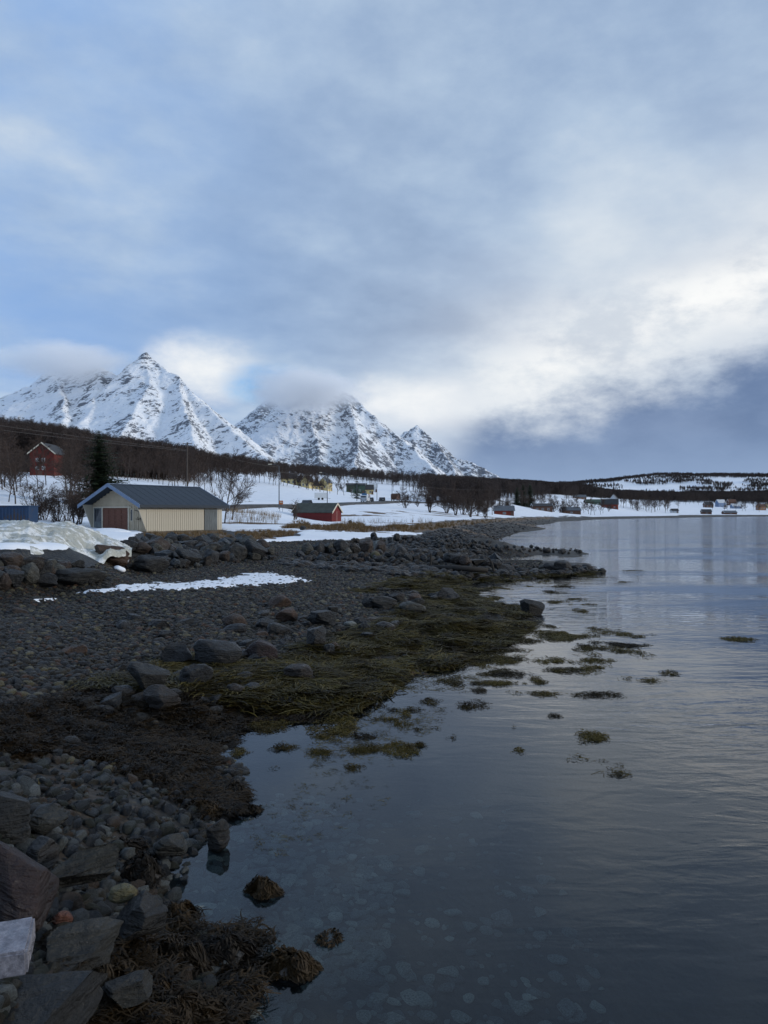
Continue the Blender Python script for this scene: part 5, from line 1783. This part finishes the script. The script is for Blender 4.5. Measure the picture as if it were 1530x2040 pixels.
def gable_house(name, label, cat, C0, yaw, L_, W_, wall, rise, wm, rm, over=.35, wins=(), doors=(), chimney=None, trim=None, roof_snow=0, group=None, base=.6):
    """corner C0, length along local x, gable ends at x=0 and x=L, front long wall at y=0"""
    t = empty(name, C0, yaw)
    wl = MB().prism([(0, -base), (W_, -base), (W_, wall), (W_ / 2, wall + rise), (0, wall)], 'x', 0, L_)
    wl.build('wall', wm, t)
    th, k = .16, rise / (W_ / 2)
    sl = math.hypot(1, k)
    up = th * sl
    zo = wall - over * k
    r = MB()
    r.prism([(-over, zo + .02), (W_ / 2, wall + rise + .02), (W_ + over, zo + .02), (W_ + over, zo + up), (W_ / 2, wall + rise + up), (-over, zo + up)], 'x', -over, L_ + over)
    ro = r.build('roof', rm, t)
    if trim is not None:
        for x in (-over - .06, L_ + over + .001):
            b = MB()
            b.prism([(-over - .03, zo - .12), (W_ / 2, wall + rise - .12), (W_ / 2, wall + rise + up + .02), (-over - .03, zo + up + .02)], 'x', x, x + .06)
            b.prism([(W_ / 2 + .001, wall + rise - .12), (W_ + over + .03, zo - .12), (W_ + over + .03, zo + up + .02), (W_ / 2 + .001, wall + rise + up + .02)], 'x', x, x + .06)
            b.build('bargeboard', trim, ro)
    if chimney:
        cx_, s_ = chimney
        MB().box(cx_ - s_, cx_ + s_, W_ / 2 - s_, W_ / 2 + s_, wall + rise - .3, wall + rise + 1.0).box(cx_ - s_ - .06, cx_ + s_ + .06, W_ / 2 - s_ - .06, W_ / 2 + s_ + .06, wall + rise + 1.0, wall + rise + 1.12).build('chimney', M['concrete'], ro)
    def place(face, s_):
        return {'front': ((s_, -.003, 0), 0), 'back': ((s_, W_ + .003, 0), math.pi), 'g0': ((-.003, s_, 0), -math.pi / 2), 'g1': ((L_ + .003, s_, 0), math.pi / 2)}[face]
    for (face, s_, z, w, h, *gr_) in wins:
        (x, y, _), rz = place(face, s_)
        window(t, (x, y, z), rz, w, h, M['white'], gr_[0] if gr_ else (2, 2))
    for (face, s_, w, h, dm) in doors:
        (x, y, _), rz = place(face, s_)
        d_ = MB().box(-w / 2, w / 2, -.04, .02, 0, h).box(-w / 2 - .08, -w / 2, -.06, .02, 0, h + .08).box(w / 2, w / 2 + .08, -.06, .02, 0, h + .08).build('door', dm, t)
        d_.location, d_.rotation_euler = (x, y, 0), (0, 0, rz)
        hd = MB().box(w * .3, w * .3 + .1, -.09, -.04, h * .45, h * .45 + .05).build('handle', M['steel'], d_)
    tag(t, label, cat, group)
    return t


# cream boathouse beside the shore
def boathouse():
    c = Vector((-20.75, 67.0, 1.78))
    yaw = math.atan2(.853, .522)
    t = empty('boathouse', c, yaw)          # local x runs back along the side wall, local y runs left across the gable
    L_, W_, wall, rise = 9.4, 7.2, 2.40, 1.66
    MB().box(-.03, L_ + .03, -.03, W_ + .03, -.9, -.0).build('footing', M['concrete'], t)
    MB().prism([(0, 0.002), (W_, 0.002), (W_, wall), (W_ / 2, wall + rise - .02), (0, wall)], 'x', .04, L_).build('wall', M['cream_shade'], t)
    # upright boards of the long side, with open joints between them
    n = 38
    bw = L_ / n
    me = MB().box(0, bw - .035, -.035, .0, .01, wall - .02).data('board', M['cream'])
    for i in range(n):
        x = i * bw
        if 6.95 < x + bw * .5 < 8.75: continue
        part('board', me, t, (x + .02, -.003, random.uniform(-.012, .012)), (0, 0, 0), (1, random.uniform(.8, 1.15), 1))
    # boards of the gable front right of the door and left of it
    me2 = MB().box(-.035, .0, 0, .20, .01, wall - .06).data('board', M['cream_shade'])
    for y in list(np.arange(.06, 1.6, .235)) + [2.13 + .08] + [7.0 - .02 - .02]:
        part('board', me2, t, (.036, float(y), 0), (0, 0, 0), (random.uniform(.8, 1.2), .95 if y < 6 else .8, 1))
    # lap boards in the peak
    for k in range(9):
        z0 = wall - .03 + k * .205
        hw = (W_ / 2) * (1 - (z0 + .10 - wall) / rise) - .05
        if hw < .15: continue
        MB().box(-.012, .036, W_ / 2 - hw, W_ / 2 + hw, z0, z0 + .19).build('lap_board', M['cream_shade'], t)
    # roof
    ov, fr_, th = .5, 1.15, .14
    k = rise / (W_ / 2)
    for s_ in (0, 1):
        y0, y1 = (-ov, W_ / 2) if s_ == 0 else (W_ + ov, W_ / 2)
        z0, z1 = wall - ov * k + .03, wall + rise + .03
        poly = [(y0, z0), (y1, z1), (y1, z1 + th), (y0, z0 + th)]
        if s_: poly = poly[::-1]
        r = MB().prism(poly, 'x', -fr_, L_ + .5).build('roof', M['slate_roof'], t)
        # seams of the metal sheets
        sm_ = MB().prism([(y0, z0 + th), (y1, z1 + th), (y1, z1 + th + .012), (y0, z0 + th + .012)] if not s_ else [(y0, z0 + th + .012), (y1, z1 + th + .012), (y1, z1 + th), (y0, z0 + th)], 'x', -.012, .012).data('seam', M['slate_roof'])
        for i in range(12): part('seam', sm_, r, (-fr_ + .5 + i * .9, 0, 0))
        for x in (-fr_ - .05, L_ + .5):
            p4 = [(y0 + (.02 if s_ else -.02), z0 - .14), (y1 + (.001 if s_ else -.001), z1 - .14), (y1 + (.001 if s_ else -.001), z1 + th + .05), (y0 + (.02 if s_ else -.02), z0 + th + .05)]
            MB().prism(p4[::-1] if s_ else p4, 'x', x, x + .05).build('bargeboard', M['blue_trim'], r)
        MB().box(-fr_, L_ + .5, min(y0, y0 + (.03 if s_ else -.03)), max(y0, y0 + (.03 if s_ else -.03)), z0 - .10, z0 + th).build('fascia', M['slate_roof'], r)
    MB().box(-fr_, L_ + .5, W_ / 2 - .12, W_ / 2 + .12, wall + rise + th + .01, wall + rise + th + .06).build('ridge_cap', M['blue_trim'], t)
    # wing walls that carry the deep eaves in front, tapering down
    for y in (.0, W_ - .06):
        MB().prism([(.03, .02), (.03, wall - .02), (-1.05, wall - .02)], 'y', y - .002, y + .06).build('wing_wall', M['cream'], t)
    # garage door of stamped panels
    d_ = MB().box(-.02, .03, 2.32, 5.68, .02, 2.08).build('garage_door', M['brown_door'], t)
    pm = MB().box(-.05, -.02, 0, .76, 0, .34).data('panel', M['brown_door'])
    for r_ in range(4):
        for q_ in range(4): part('panel', pm, d_, (0, 2.36 + q_ * .83, .08 + r_ * .5))
    for y, w in ((2.18, .13), (5.69, .13), (6.93, .10)): MB().box(-.05, .03, y, y + w, .01, 2.10).build('trim', M['trim'], t)
    MB().box(-.052, .03, 1.9, 7.05, 2.101, 2.2).build('trim', M['trim'], t)
    # glazed side door
    gd = MB().box(-.02, .03, 5.84, 6.92, .02, 2.08).build('door', M['grey_wood'], t)
    for i in range(3):
        MB().box(-.03, -.02, 5.93 + i * .31, 5.93 + i * .31 + .25, .85, 1.98).build('pane', M['glass'], gd)
    MB().box(-.08, -.02, 5.98, 6.05, .72, .76).build('handle', M['steel'], gd)
    w_ = window(t, (.03, 1.88, .95), -math.pi / 2, .24, 1.0, M['trim'], (1, 1), .05)
    # weathered double doors in the long side
    for i in range(2):
        dd_ = MB().box(7.0 + i * .87, 7.85 + i * .87, -.06, -.01, -.02, 1.98).build('plank_door', M['grey_wood'], t)
        for q_ in range(4): MB().box(7.01 + i * .87 + q_ * .21, 7.19 + i * .87 + q_ * .21, -.075, -.06, .0, 1.96).build('plank', M['grey_wood'], dd_)
    tag(t, 'cream boarded boathouse with dark blue roof and brown garage door by the shore', 'boathouse')
    # ornament hung on the gable: a bent bow of antler with its skull plate
    b = MB()
    arc = [(-.06, 1.35 - .75 * math.sin(a), 1.25 + .62 * math.cos(a) * 1.0) for a in np.linspace(-.1, 2.2, 10)]
    b.tube(arc, [.025] * 9 + [.012], 5)
    b.tube([(-.06, .62, 1.18), (-.07, .9, 1.06), (-.06, 1.3, 1.12)], [.02, .03, .015], 5)
    b.tube([(-.06, .95, 1.06), (-.08, 1.02, 1.3)], .02, 5)
    o = b.build('antler_ornament', M['antler'], None, True)
    o.location, o.rotation_euler = c, (0, 0, yaw)
    tag(o, 'curved dark antler ornament hung on the cream boathouse gable', 'ornament')
boathouse()


def corner(px, py, dd): return at(px, py, dd)
# red boathouse in the snowfield: near corner at the right of its long wall
c = at(661, 1041, 137)
yaw = math.atan2(-.33, .944)
Lr = 7.6
ux = Vector((math.cos(yaw), math.sin(yaw), 0))
rb = gable_house('red_boathouse', 'red boarded boathouse with mossy dark roof in the snowfield', 'boathouse', c - ux * Lr, yaw, Lr, 4.4, 1.85, 1.5, M['red_wood'], M['turf_roof'], .22, trim=M['trim'])
bm_ = MB().box(0, .17, -.03, .0, -.3, 1.7).data('board', M['red_wood'])
for i in range(36): part('board', bm_, rb, (i * .21 + .02, -.002, 0), (0, 0, 0), (1, random.uniform(.6, 1.2), 1))
bm2 = MB().box(0, .03, 0, .17, -.3, 1.8).data('board', M['red_wood'])
for i in range(21):
    y = i * .208 + .02
    if 1.5 < y < 2.9: continue
    part('board', bm2, rb, (Lr + .001, y, 0))
dd_ = MB().box(Lr, Lr + .05, 1.55, 2.85, -.1, 2.0).build('door', M['red_wood'], rb)
MB().box(Lr + .05, Lr + .08, 2.18, 2.22, -.1, 2.0).build('door_bar', M['trim'], dd_)

# dark red house in the wood at left: gable to the camera
c = at(62, 951, 188)
gable_house('red_house', 'dark red wooden house with white windows in the wood at left', 'house', at(108, 951, 188) + Vector((0, 0, 0)), math.pi / 2 + .05, 10, 5.9, 6.0, 2.4, M['dark_red'], M['dark_roof'], .4,
            wins=(('g0', 2.6, 3.9, .62, .75), ('g0', 4.0, 3.9, .62, .75), ('g0', 2.55, 1.9, .62, .75), ('g0', 4.0, 1.9, .62, .75)), doors=(('g0', 3.4, .9, 1.6, M['brown_far']),), trim=M['trim'])

def far_house(label, px, py, dd, wpx, hpx, rpx, yaw, L_, wm, rm, name='house', cat='house', wins=2, W_=None, rows=1, chim=True, trim=None):
    """front wall about wpx by hpx pixels with a roof of rpx"""
    k = dd / F * 1.2
    L_ *= 1.15
    wall, rise = hpx * k, rpx * k
    W_ = W_ or L_ * .62
    c = at(px, py, dd)
    c.z = min(gz(c.x + q_ * L_ * math.cos(yaw), c.y + q_ * L_ * math.sin(yaw)) for q_ in (0, .5, 1)) + .1
    ws = []
    for r_ in range(rows):
        for i in range(wins):
            ws.append(('front', L_ * (i + .7) / (wins + .4), wall * (.30 + .5 * r_) / max(1, rows * .6 + .4), min(1.1, L_ * .14), min(1.2, wall * .32 / max(1, rows * .6))))
    for s_ in (.3, .7): ws.append(('g0' if yaw > 0 else 'g1', W_ * s_, wall * .35, .9, min(1.2, wall * .3)))
    return gable_house(name, label, cat, c, yaw, L_, W_, wall, rise, wm, rm, .4, wins=ws, doors=(('front', L_ * .9, .9, min(2.0, wall * .8), M['brown_far']),), chimney=(L_ * .4, .35) if chim else None, trim=trim or M['white'])
far_house('yellow house with brown roof at the left of the hillside row', 560, 974, 430, 20, 12, 9, .12, 7.5, M['yellow_far'], M['dark_roof'], wins=3)
far_house('long yellow house with dark roof in the middle of the row', 584, 972, 436, 26, 11, 9, .06, 9.0, M['yellow_far'], M['dark_roof'], wins=4)
far_house('yellow house with its gable to the road in the hillside row', 616, 976, 428, 12, 12, 10, 1.35, 6.5, M['yellow_far'], M['dark_roof'], wins=2, W_=5.0)
far_house('low yellow house at the right of the hillside row', 618, 974, 440, 20, 8, 6, .05, 6.5, M['yellow_far'], M['dark_roof'], wins=3)
far_house('pale tall house behind the birches by the road', 652, 979, 440, 12, 14, 8, 1.3, 7.5, M['yellow_far'], M['grey_roof'], wins=2, W_=5.2, rows=2)
far_house('dark green hall behind the small spruce', 690, 980, 470, 24, 15, 3, .05, 10, M['green_far'], M['dark_roof'], name='hall', cat='hall', wins=2, chim=False, W_=6)
far_house('small yellow house right of the small spruce', 722, 981, 480, 14, 9, 7, .08, 6, M['yellow_far'], M['dark_roof'], wins=2)
far_house('small white house at the right end of the hillside row', 736, 978, 520, 10, 9, 5, .1, 4.5, M['white_far'], M['white_far'], wins=1, chim=False)
far_house('small red boathouse on the shore across the near bay', 986, 1029, 300, 32, 9, 7, -.06, 6.4, M['red_far'], M['grey_roof'], name='boathouse', cat='boathouse', wins=1, chim=False)
far_house('low brown barn with flat roof behind the small red boathouse', 1062, 1014, 430, 33, 10, 4, -.02, 9.4, M['brown_far'], M['dark_roof'], name='barn', cat='barn', wins=3, chim=False)
far_house('dark sheltered boat shed with snow on its ridge', 1120, 1014, 470, 34, 7, 5, .02, 10, M['brown_far'], M['grey_roof'], name='shed', cat='shed', wins=1, chim=False)
far_house('pale ochre house among the trees across the bay', 1145, 996, 760, 20, 4, 4, 0, 10, M['ochre_far'], M['grey_roof'], wins=3)
far_house('green metal hall left of the red barn', 1168, 999, 690, 28, 6, 4, 0, 12.5, M['green_far'], M['green_far'], name='hall', cat='hall', wins=2, chim=False)
far_house('red barn with dark roof across the bay', 1198, 1008, 640, 26, 9, 8, -.35, 11.5, M['red_far'], M['dark_roof'], name='barn', cat='barn', wins=3, chim=False, W_=6.5)
far_house('white house with grey roof behind the red barn', 1228, 1006, 720, 14, 12, 7, 1.1, 7, M['white_far'], M['grey_roof'], wins=2, W_=6)
far_house('long white house at the foot of the far avenue', 1338, 1019, 720, 12, 4, 3, 0, 5.6, M['white_far'], M['dark_roof'], wins=2, chim=False)
far_house('brown house among trees on the far right shore', 1405, 1008, 860, 14, 5, 4, .05, 8, M['brown_far'], M['dark_roof'], wins=2)
far_house('pale blue house with snowy roof on the far right shore', 1432, 1010, 880, 16, 7, 5, .3, 8.5, M['blue_far'], M['white_far'], wins=2)
far_house('brown house behind the pale blue ones', 1452, 1006, 930, 14, 6, 4, .05, 8, M['brown_far'], M['brown_far'], wins=2)
far_house('low pale blue house right of the taller blue one', 1460, 1014, 850, 18, 4, 4, .05, 9, M['blue_far'], M['white_far'], wins=3)
far_house('ochre house with red roof at the right edge', 1512, 1016, 820, 14, 6, 4, .2, 7.5, M['ochre_far'], M['brown_far'], wins=2)
far_house('yellow house cut by the right edge of the picture', 1530, 1011, 870, 14, 6, 4, .1, 8, M['yellow_far'], M['dark_roof'], wins=2)
far_house('dark boathouse standing on the far right shore', 1399, 1024.3, 715, 16, 4, 4, -.1, 7.4, M['brown_far'], M['dark_roof'], name='boathouse', cat='boathouse', wins=1, chim=False)
far_house('low dark boathouse right of the other far boathouse', 1444, 1023.6, 720, 22, 3, 3, 0, 10, M['brown_far'], M['grey_roof'], name='boathouse', cat='boathouse', wins=1, chim=False)

# rusty blue container at the left edge
p = at(-12, 1042, 58)
p.z = at(0, 1007, 58).z - 1.27
t = empty('container', p, .12)
MB().box(-.9, 2.5, 0, 2.2, -.9, 1.20).build('body', M['rusty'], t)
rbm = MB().box(0, .09, -.04, 0, -.25, 1.12).data('rib', M['rusty'])
for i in range(14): part('rib', rbm, t, (-.85 + i * .24, -.001, 0))
MB().box(-1.0, 2.56, -.08, 2.3, 1.2, 1.27).build('lid', M['rusty'], t)
tag(t, 'rusty blue steel container behind the snow bank at the left edge', 'container')

# ------------------------------------------------------------------ road, lamps, poles, signs, cars
road_px = [(380, 1016, 118), (440, 1014, 140), (510, 1013, 150), (580, 1011.5, 165), (650, 1008, 195), (700, 1005.5, 222), (745, 1002.5, 255), (790, 1001, 310), (850, 1001.5, 380), (930, 1004, 450), (1010, 1006, 520)]
cps = [at(*q) for q in road_px]
pts = []
for a, b in zip(cps[:-1], cps[1:]):
    for i in range(6): pts.append(a.lerp(b, i / 6))
for _ in range(3): pts = [pts[0]] + [(pts[i - 1] + pts[i] * 2 + pts[i + 1]) / 4 for i in range(1, len(pts) - 1)] + [pts[-1]]
V, Fq, V2, F2 = [], [], [], []
for i, p in enumerate(pts):
    t_ = (pts[min(i + 1, len(pts) - 1)] - pts[max(i - 1, 0)]); t_.z = 0; t_.normalize()
    n_ = Vector((-t_.y, t_.x, 0))
    z = max(gz(p.x + n_.x * s_, p.y + n_.y * s_) for s_ in (-3.2, 0, 3.2)) + .06
    for s_, zz in ((-3.6, z - .8), (-3.2, z), (3.2, z), (3.6, z - .8)): V.append((p.x + n_.x * s_, p.y + n_.y * s_, zz))
    if i:
        for k in range(3): Fq.append((4 * i - 4 + k, 4 * i - 3 + k, 4 * i + 1 + k, 4 * i + k))
    ROADZ = z
road = mesh_obj('road', V, Fq, M['asphalt'])
tag(road, kind='structure')


def on_road(px):
    """the road spot under a pixel column"""
    for i in range(len(pts) - 1):
        a, b = 765 + F * pts[i].x / pts[i].y, 765 + F * pts[i + 1].x / pts[i + 1].y
        if a <= px <= b:
            p = pts[i].lerp(pts[i + 1], (px - a) / (b - a))
            t_ = pts[i + 1] - pts[i]
            return Vector((p.x, p.y, V[4 * i + 1][2])), math.atan2(t_.y, t_.x)
    return pts[-1], 0.0


def street_lamp(label, px, dd, h, side):
    x = (px - 765) / F * dd
    t = empty('street_lamp', (x, dd, gz(x, dd) - .1))
    MB().tube([(0, 0, 0), (0, 0, h * .6), (0, 0, h)], [.11, .09, .06], 8).build('post', M['steel'], t)
    a = MB().tube([(0, 0, h - .05), (side * .5, 0, h + .18), (side * 1.5, 0, h + .3)], .045, 6).build('arm', M['steel'], t)
    MB().prism([(-.14, 0), (.14, 0), (.1, .16), (-.1, .16)], 'x', min(side * 1.4, side * 2.1), max(side * 1.4, side * 2.1)).build('lamp_head', M['trim'], t).location = (0, 0, h + .24)
    tag(t, label, 'street lamp', 'street lamps along the road')
for l, px, dd, h, s in (('nearest and tallest street lamp, beside the orange board', 556, 148, 8.4, -1), ('second street lamp, left of the red boathouse roof peak', 652, 205, 8.2, -1), ('third street lamp, standing before the small spruce', 711, 255, 8.2, -1), ('fourth street lamp, behind the dark cars', 751, 295, 8.2, -1),
                        ('fifth street lamp, left of the brown truck', 781, 335, 8.0, -1), ('sixth street lamp, at the brown truck', 803, 390, 8.0, -1)):
    street_lamp(l, px, dd, h, s)

# utility pole and its wires
x = (373 - 765) / F * 150
zp = gz(x, 150)
top = at(373, 881, 150).z
t = empty('utility_pole', (x, 150, zp))
MB().tube([(0, 0, -.2), (0, 0, (top - zp) * .6), (0, 0, top - zp)], [.16, .14, .11], 8).build('post', M['pole_wood'], t)
cb = MB().box(-.9, .9, -.06, .06, top - zp - .35, top - zp - .22).build('crossarm', M['pole_wood'], t)
for i in (-.8, .8): MB().tube([(i, 0, top - zp - .22), (i, 0, top - zp - .02)], .05, 6).build('insulator', M['trim'], cb)
tag(t, 'tall wooden utility pole behind the cream boathouse', 'utility pole')
def wire(label, a, b, sag):
    P_ = [a.lerp(b, i / 24) - Vector((0, 0, sag * 4 * (i / 24) * (1 - i / 24))) for i in range(25)]
    o = MB().tube(P_, .016, 4).build('power_line', M['wire'])
    tag(o, label, 'power line')
wire('upper thin power line sloping across the dark wood', at(-420, 780, 101), at(373, 896, 150), .5)
wire('lower thin power line sloping across the dark wood', at(-420, 796, 99), at(372, 898, 149.5), .5)
wire('thin power line running from the utility pole to the nearest lamp', at(374, 886, 150), at(555, 930, 200), .7)
wire('thin wire strung high between the lamps along the road', at(556, 940, 150), at(1010, 975, 430), 1.5)

# orange board on two legs by the road
x = (560 - 765) / F * 143
t = empty('notice_board', (x, 143, gz(x, 143)), .05)
h0 = at(560, 1005, 143).z - gz(x, 143)
bd = MB().box(-.36, .36, -.04, .04, h0, h0 + .72).build('board', M['orange_sign'], t)
MB().box(-.26, .26, -.052, -.041, h0 + .36, h0 + .5).build('print', M['trim'], bd)
for s_ in (-.28, .28): MB().tube([(s_, .06, -.1), (s_, .06, h0 + .7)], .035, 6).build('leg', M['steel'], t)
tag(t, 'small orange notice board on legs beside the nearest lamp', 'sign')
# warning triangle and blue direction sign
x = (735 - 765) / F * 250
p, _ = on_road(735)
t = empty('warning_sign', (x, 250, gz(x, 250)))
MB().tube([(0, 0, -.1), (0, 0, 3.0)], .045, 6).build('post', M['steel'], t)
tb = MB().prism([(-.55, 2.0), (.55, 2.0), (0, 2.95)], 'y', -.08, -.05).build('plate', M['sign_red'], t)
MB().prism([(-.33, 2.12), (.33, 2.12), (0, 2.68)], 'y', -.095, -.081).build('face', M['white'], tb)
tag(t, 'triangular warning sign on a post by the road', 'sign')
x = (726 - 765) / F * 270
t = empty('direction_sign', (x, 270, gz(x, 270)))
for s_ in (-.6, .6): MB().tube([(s_, 0, -.1), (s_, 0, 2.6)], .05, 6).build('post', M['steel'], t)
MB().box(-.85, .85, -.1, -.05, 1.8, 2.6).build('plate', M['sign_blue'], t)
tag(t, 'small blue direction sign behind the white van', 'sign')


def car(label, px, rev, paint, kind='car', lane=0.0):
    p, a = on_road(px)
    n_ = Vector((-math.sin(a), math.cos(a), 0))
    t = empty({'car': 'car', 'van': 'van', 'truck': 'truck'}[kind], p + n_ * lane, a + (math.pi if rev else 0))
    if kind == 'car': L_, W_, prof = 4.4, 1.8, [(0, .3), (4.4, .3), (4.4, .75), (4.2, .9), (3.3, 1.0), (2.6, 1.55), (1.0, 1.6), (.25, 1.05), (0, .95)]
    elif kind == 'van': L_, W_, prof = 5.0, 1.95, [(0, .3), (5, .3), (5, .9), (4.7, 1.1), (4.0, 1.9), (3.7, 2.05), (.1, 2.1), (0, 1.9)]
    else: L_, W_, prof = 7.5, 2.4, [(0, .5), (7.5, .5), (7.5, 2.0), (7.3, 2.7), (5.8, 2.8), (5.7, 3.0), (.1, 3.0), (0, 2.9)]
    b = MB().prism(prof, 'y', -W_ / 2, W_ / 2)
    b.build('body', paint, t).location = (-L_ / 2, 0, 0)
    top_ = max(q[1] for q in prof)
    gl_ = MB()
    for s_ in (-1, 1):
        y0, y1 = sorted((s_ * W_ / 2, s_ * (W_ / 2 + .012)))
        x0, x1 = {'car': (.9, 2.7), 'van': (2.6, 3.8), 'truck': (6.1, 7.1)}[kind]
        MB().prism([(x0 - L_ / 2, top_ * .64), (x1 + .3 - L_ / 2, top_ * .64), (x1 - .1 - L_ / 2, top_ * .9), (x0 + .15 - L_ / 2, top_ * .9)], 'y', y0, y1).build('window', M['glass'], t)
    MB().box(-L_ / 2 - .012, -L_ / 2 + .35 * (kind == 'car'), -W_ * .38, W_ * .38, top_ * .66, top_ * .86).build('rear_window', M['glass'], t)
    for y in (-W_ * .4, W_ * .4):
        MB().box(-L_ / 2 - .03, -L_ / 2, y - .12, y + .12, .75, .95).build('tail_light', M['lamp_red'], t)
        MB().box(L_ / 2, L_ / 2 + .02, y - .14, y + .14, .62, .78).build('headlight', M['lamp_white'], t)
    for x in (-L_ * .3, L_ * .32):
        for y in (-W_ / 2 + .08, W_ / 2 - .08):
            r_ = .33 if kind != 'truck' else .48
            w = MB().tube([(x, y - .1, r_), (x, y + .1, r_)], r_, 14).build('wheel', M['black'], t)
            MB().tube([(x, y - .115, r_), (x, y + .115, r_)], r_ * .55, 10).build('rim', M['steel'], w)
    tag(t, label, {'car': 'car', 'van': 'van', 'truck': 'truck'}[kind], 'vehicles on the road')
car('dark car on the road behind the red boathouse roof', 623, True, M['car_black'], 'car', 1.5)
car('white van driving away on the road', 718, False, M['car_white'], 'van', -1.5)
car('black car between the white van and the brown truck', 746, True, M['car_black'], 'car', 1.5)
car('dark car just ahead of the brown truck', 769, True, M['car_black'], 'car', 1.5)
car('tall brown truck parked at the bend of the road', 795, True, M['car_brown'], 'truck', 1.5)
# white box trailer beyond the road
x = (639 - 765) / F * 235
t = empty('trailer', (x, 235, gz(x, 235)), .1)
MB().box(-1.9, 1.9, -1.0, 1.0, .5, 2.2).build('box', M['white'], t)
for s_ in (-.6, .5):
    MB().tube([(s_, -1.02, .35), (s_, -.8, .35)], .35, 12).build('wheel', M['black'], t)
MB().tube([(1.9, 0, .6), (3.0, 0, .5)], .05, 6).build('drawbar', M['steel'], t)
tag(t, 'white box trailer standing beyond the road', 'trailer')

# posts and a sunken log at the nearer breakwater
def stake(label, px, foot, tip, lean, dist):
    a = at(px, foot, dist)
    b = at(px + lean, tip, dist)
    o = MB().tube([a - Vector((0, 0, .3)), a.lerp(b, .5) + Vector((.02, 0, 0)), b], [.07, .06, .045], 7).build('stake', M['log'])
    tag(o, label, 'stake')
stake('leaning wooden stake in the nearer breakwater', 985, 1132, 1111, -12, 41.0)
stake('thin upright stake left of the leaning one', 857, 1130, 1103, 1, 40.5)
a, b = at(857, 1131, 40.2), at(972, 1136, 39.5)
o = MB().tube([a, a.lerp(b, .5) + Vector((0, 0, .03)), b], [.14, .16, .13], 9).build('log', M['log'], None, True)
tag(o, 'dark squared log lying along the nearer breakwater', 'log')
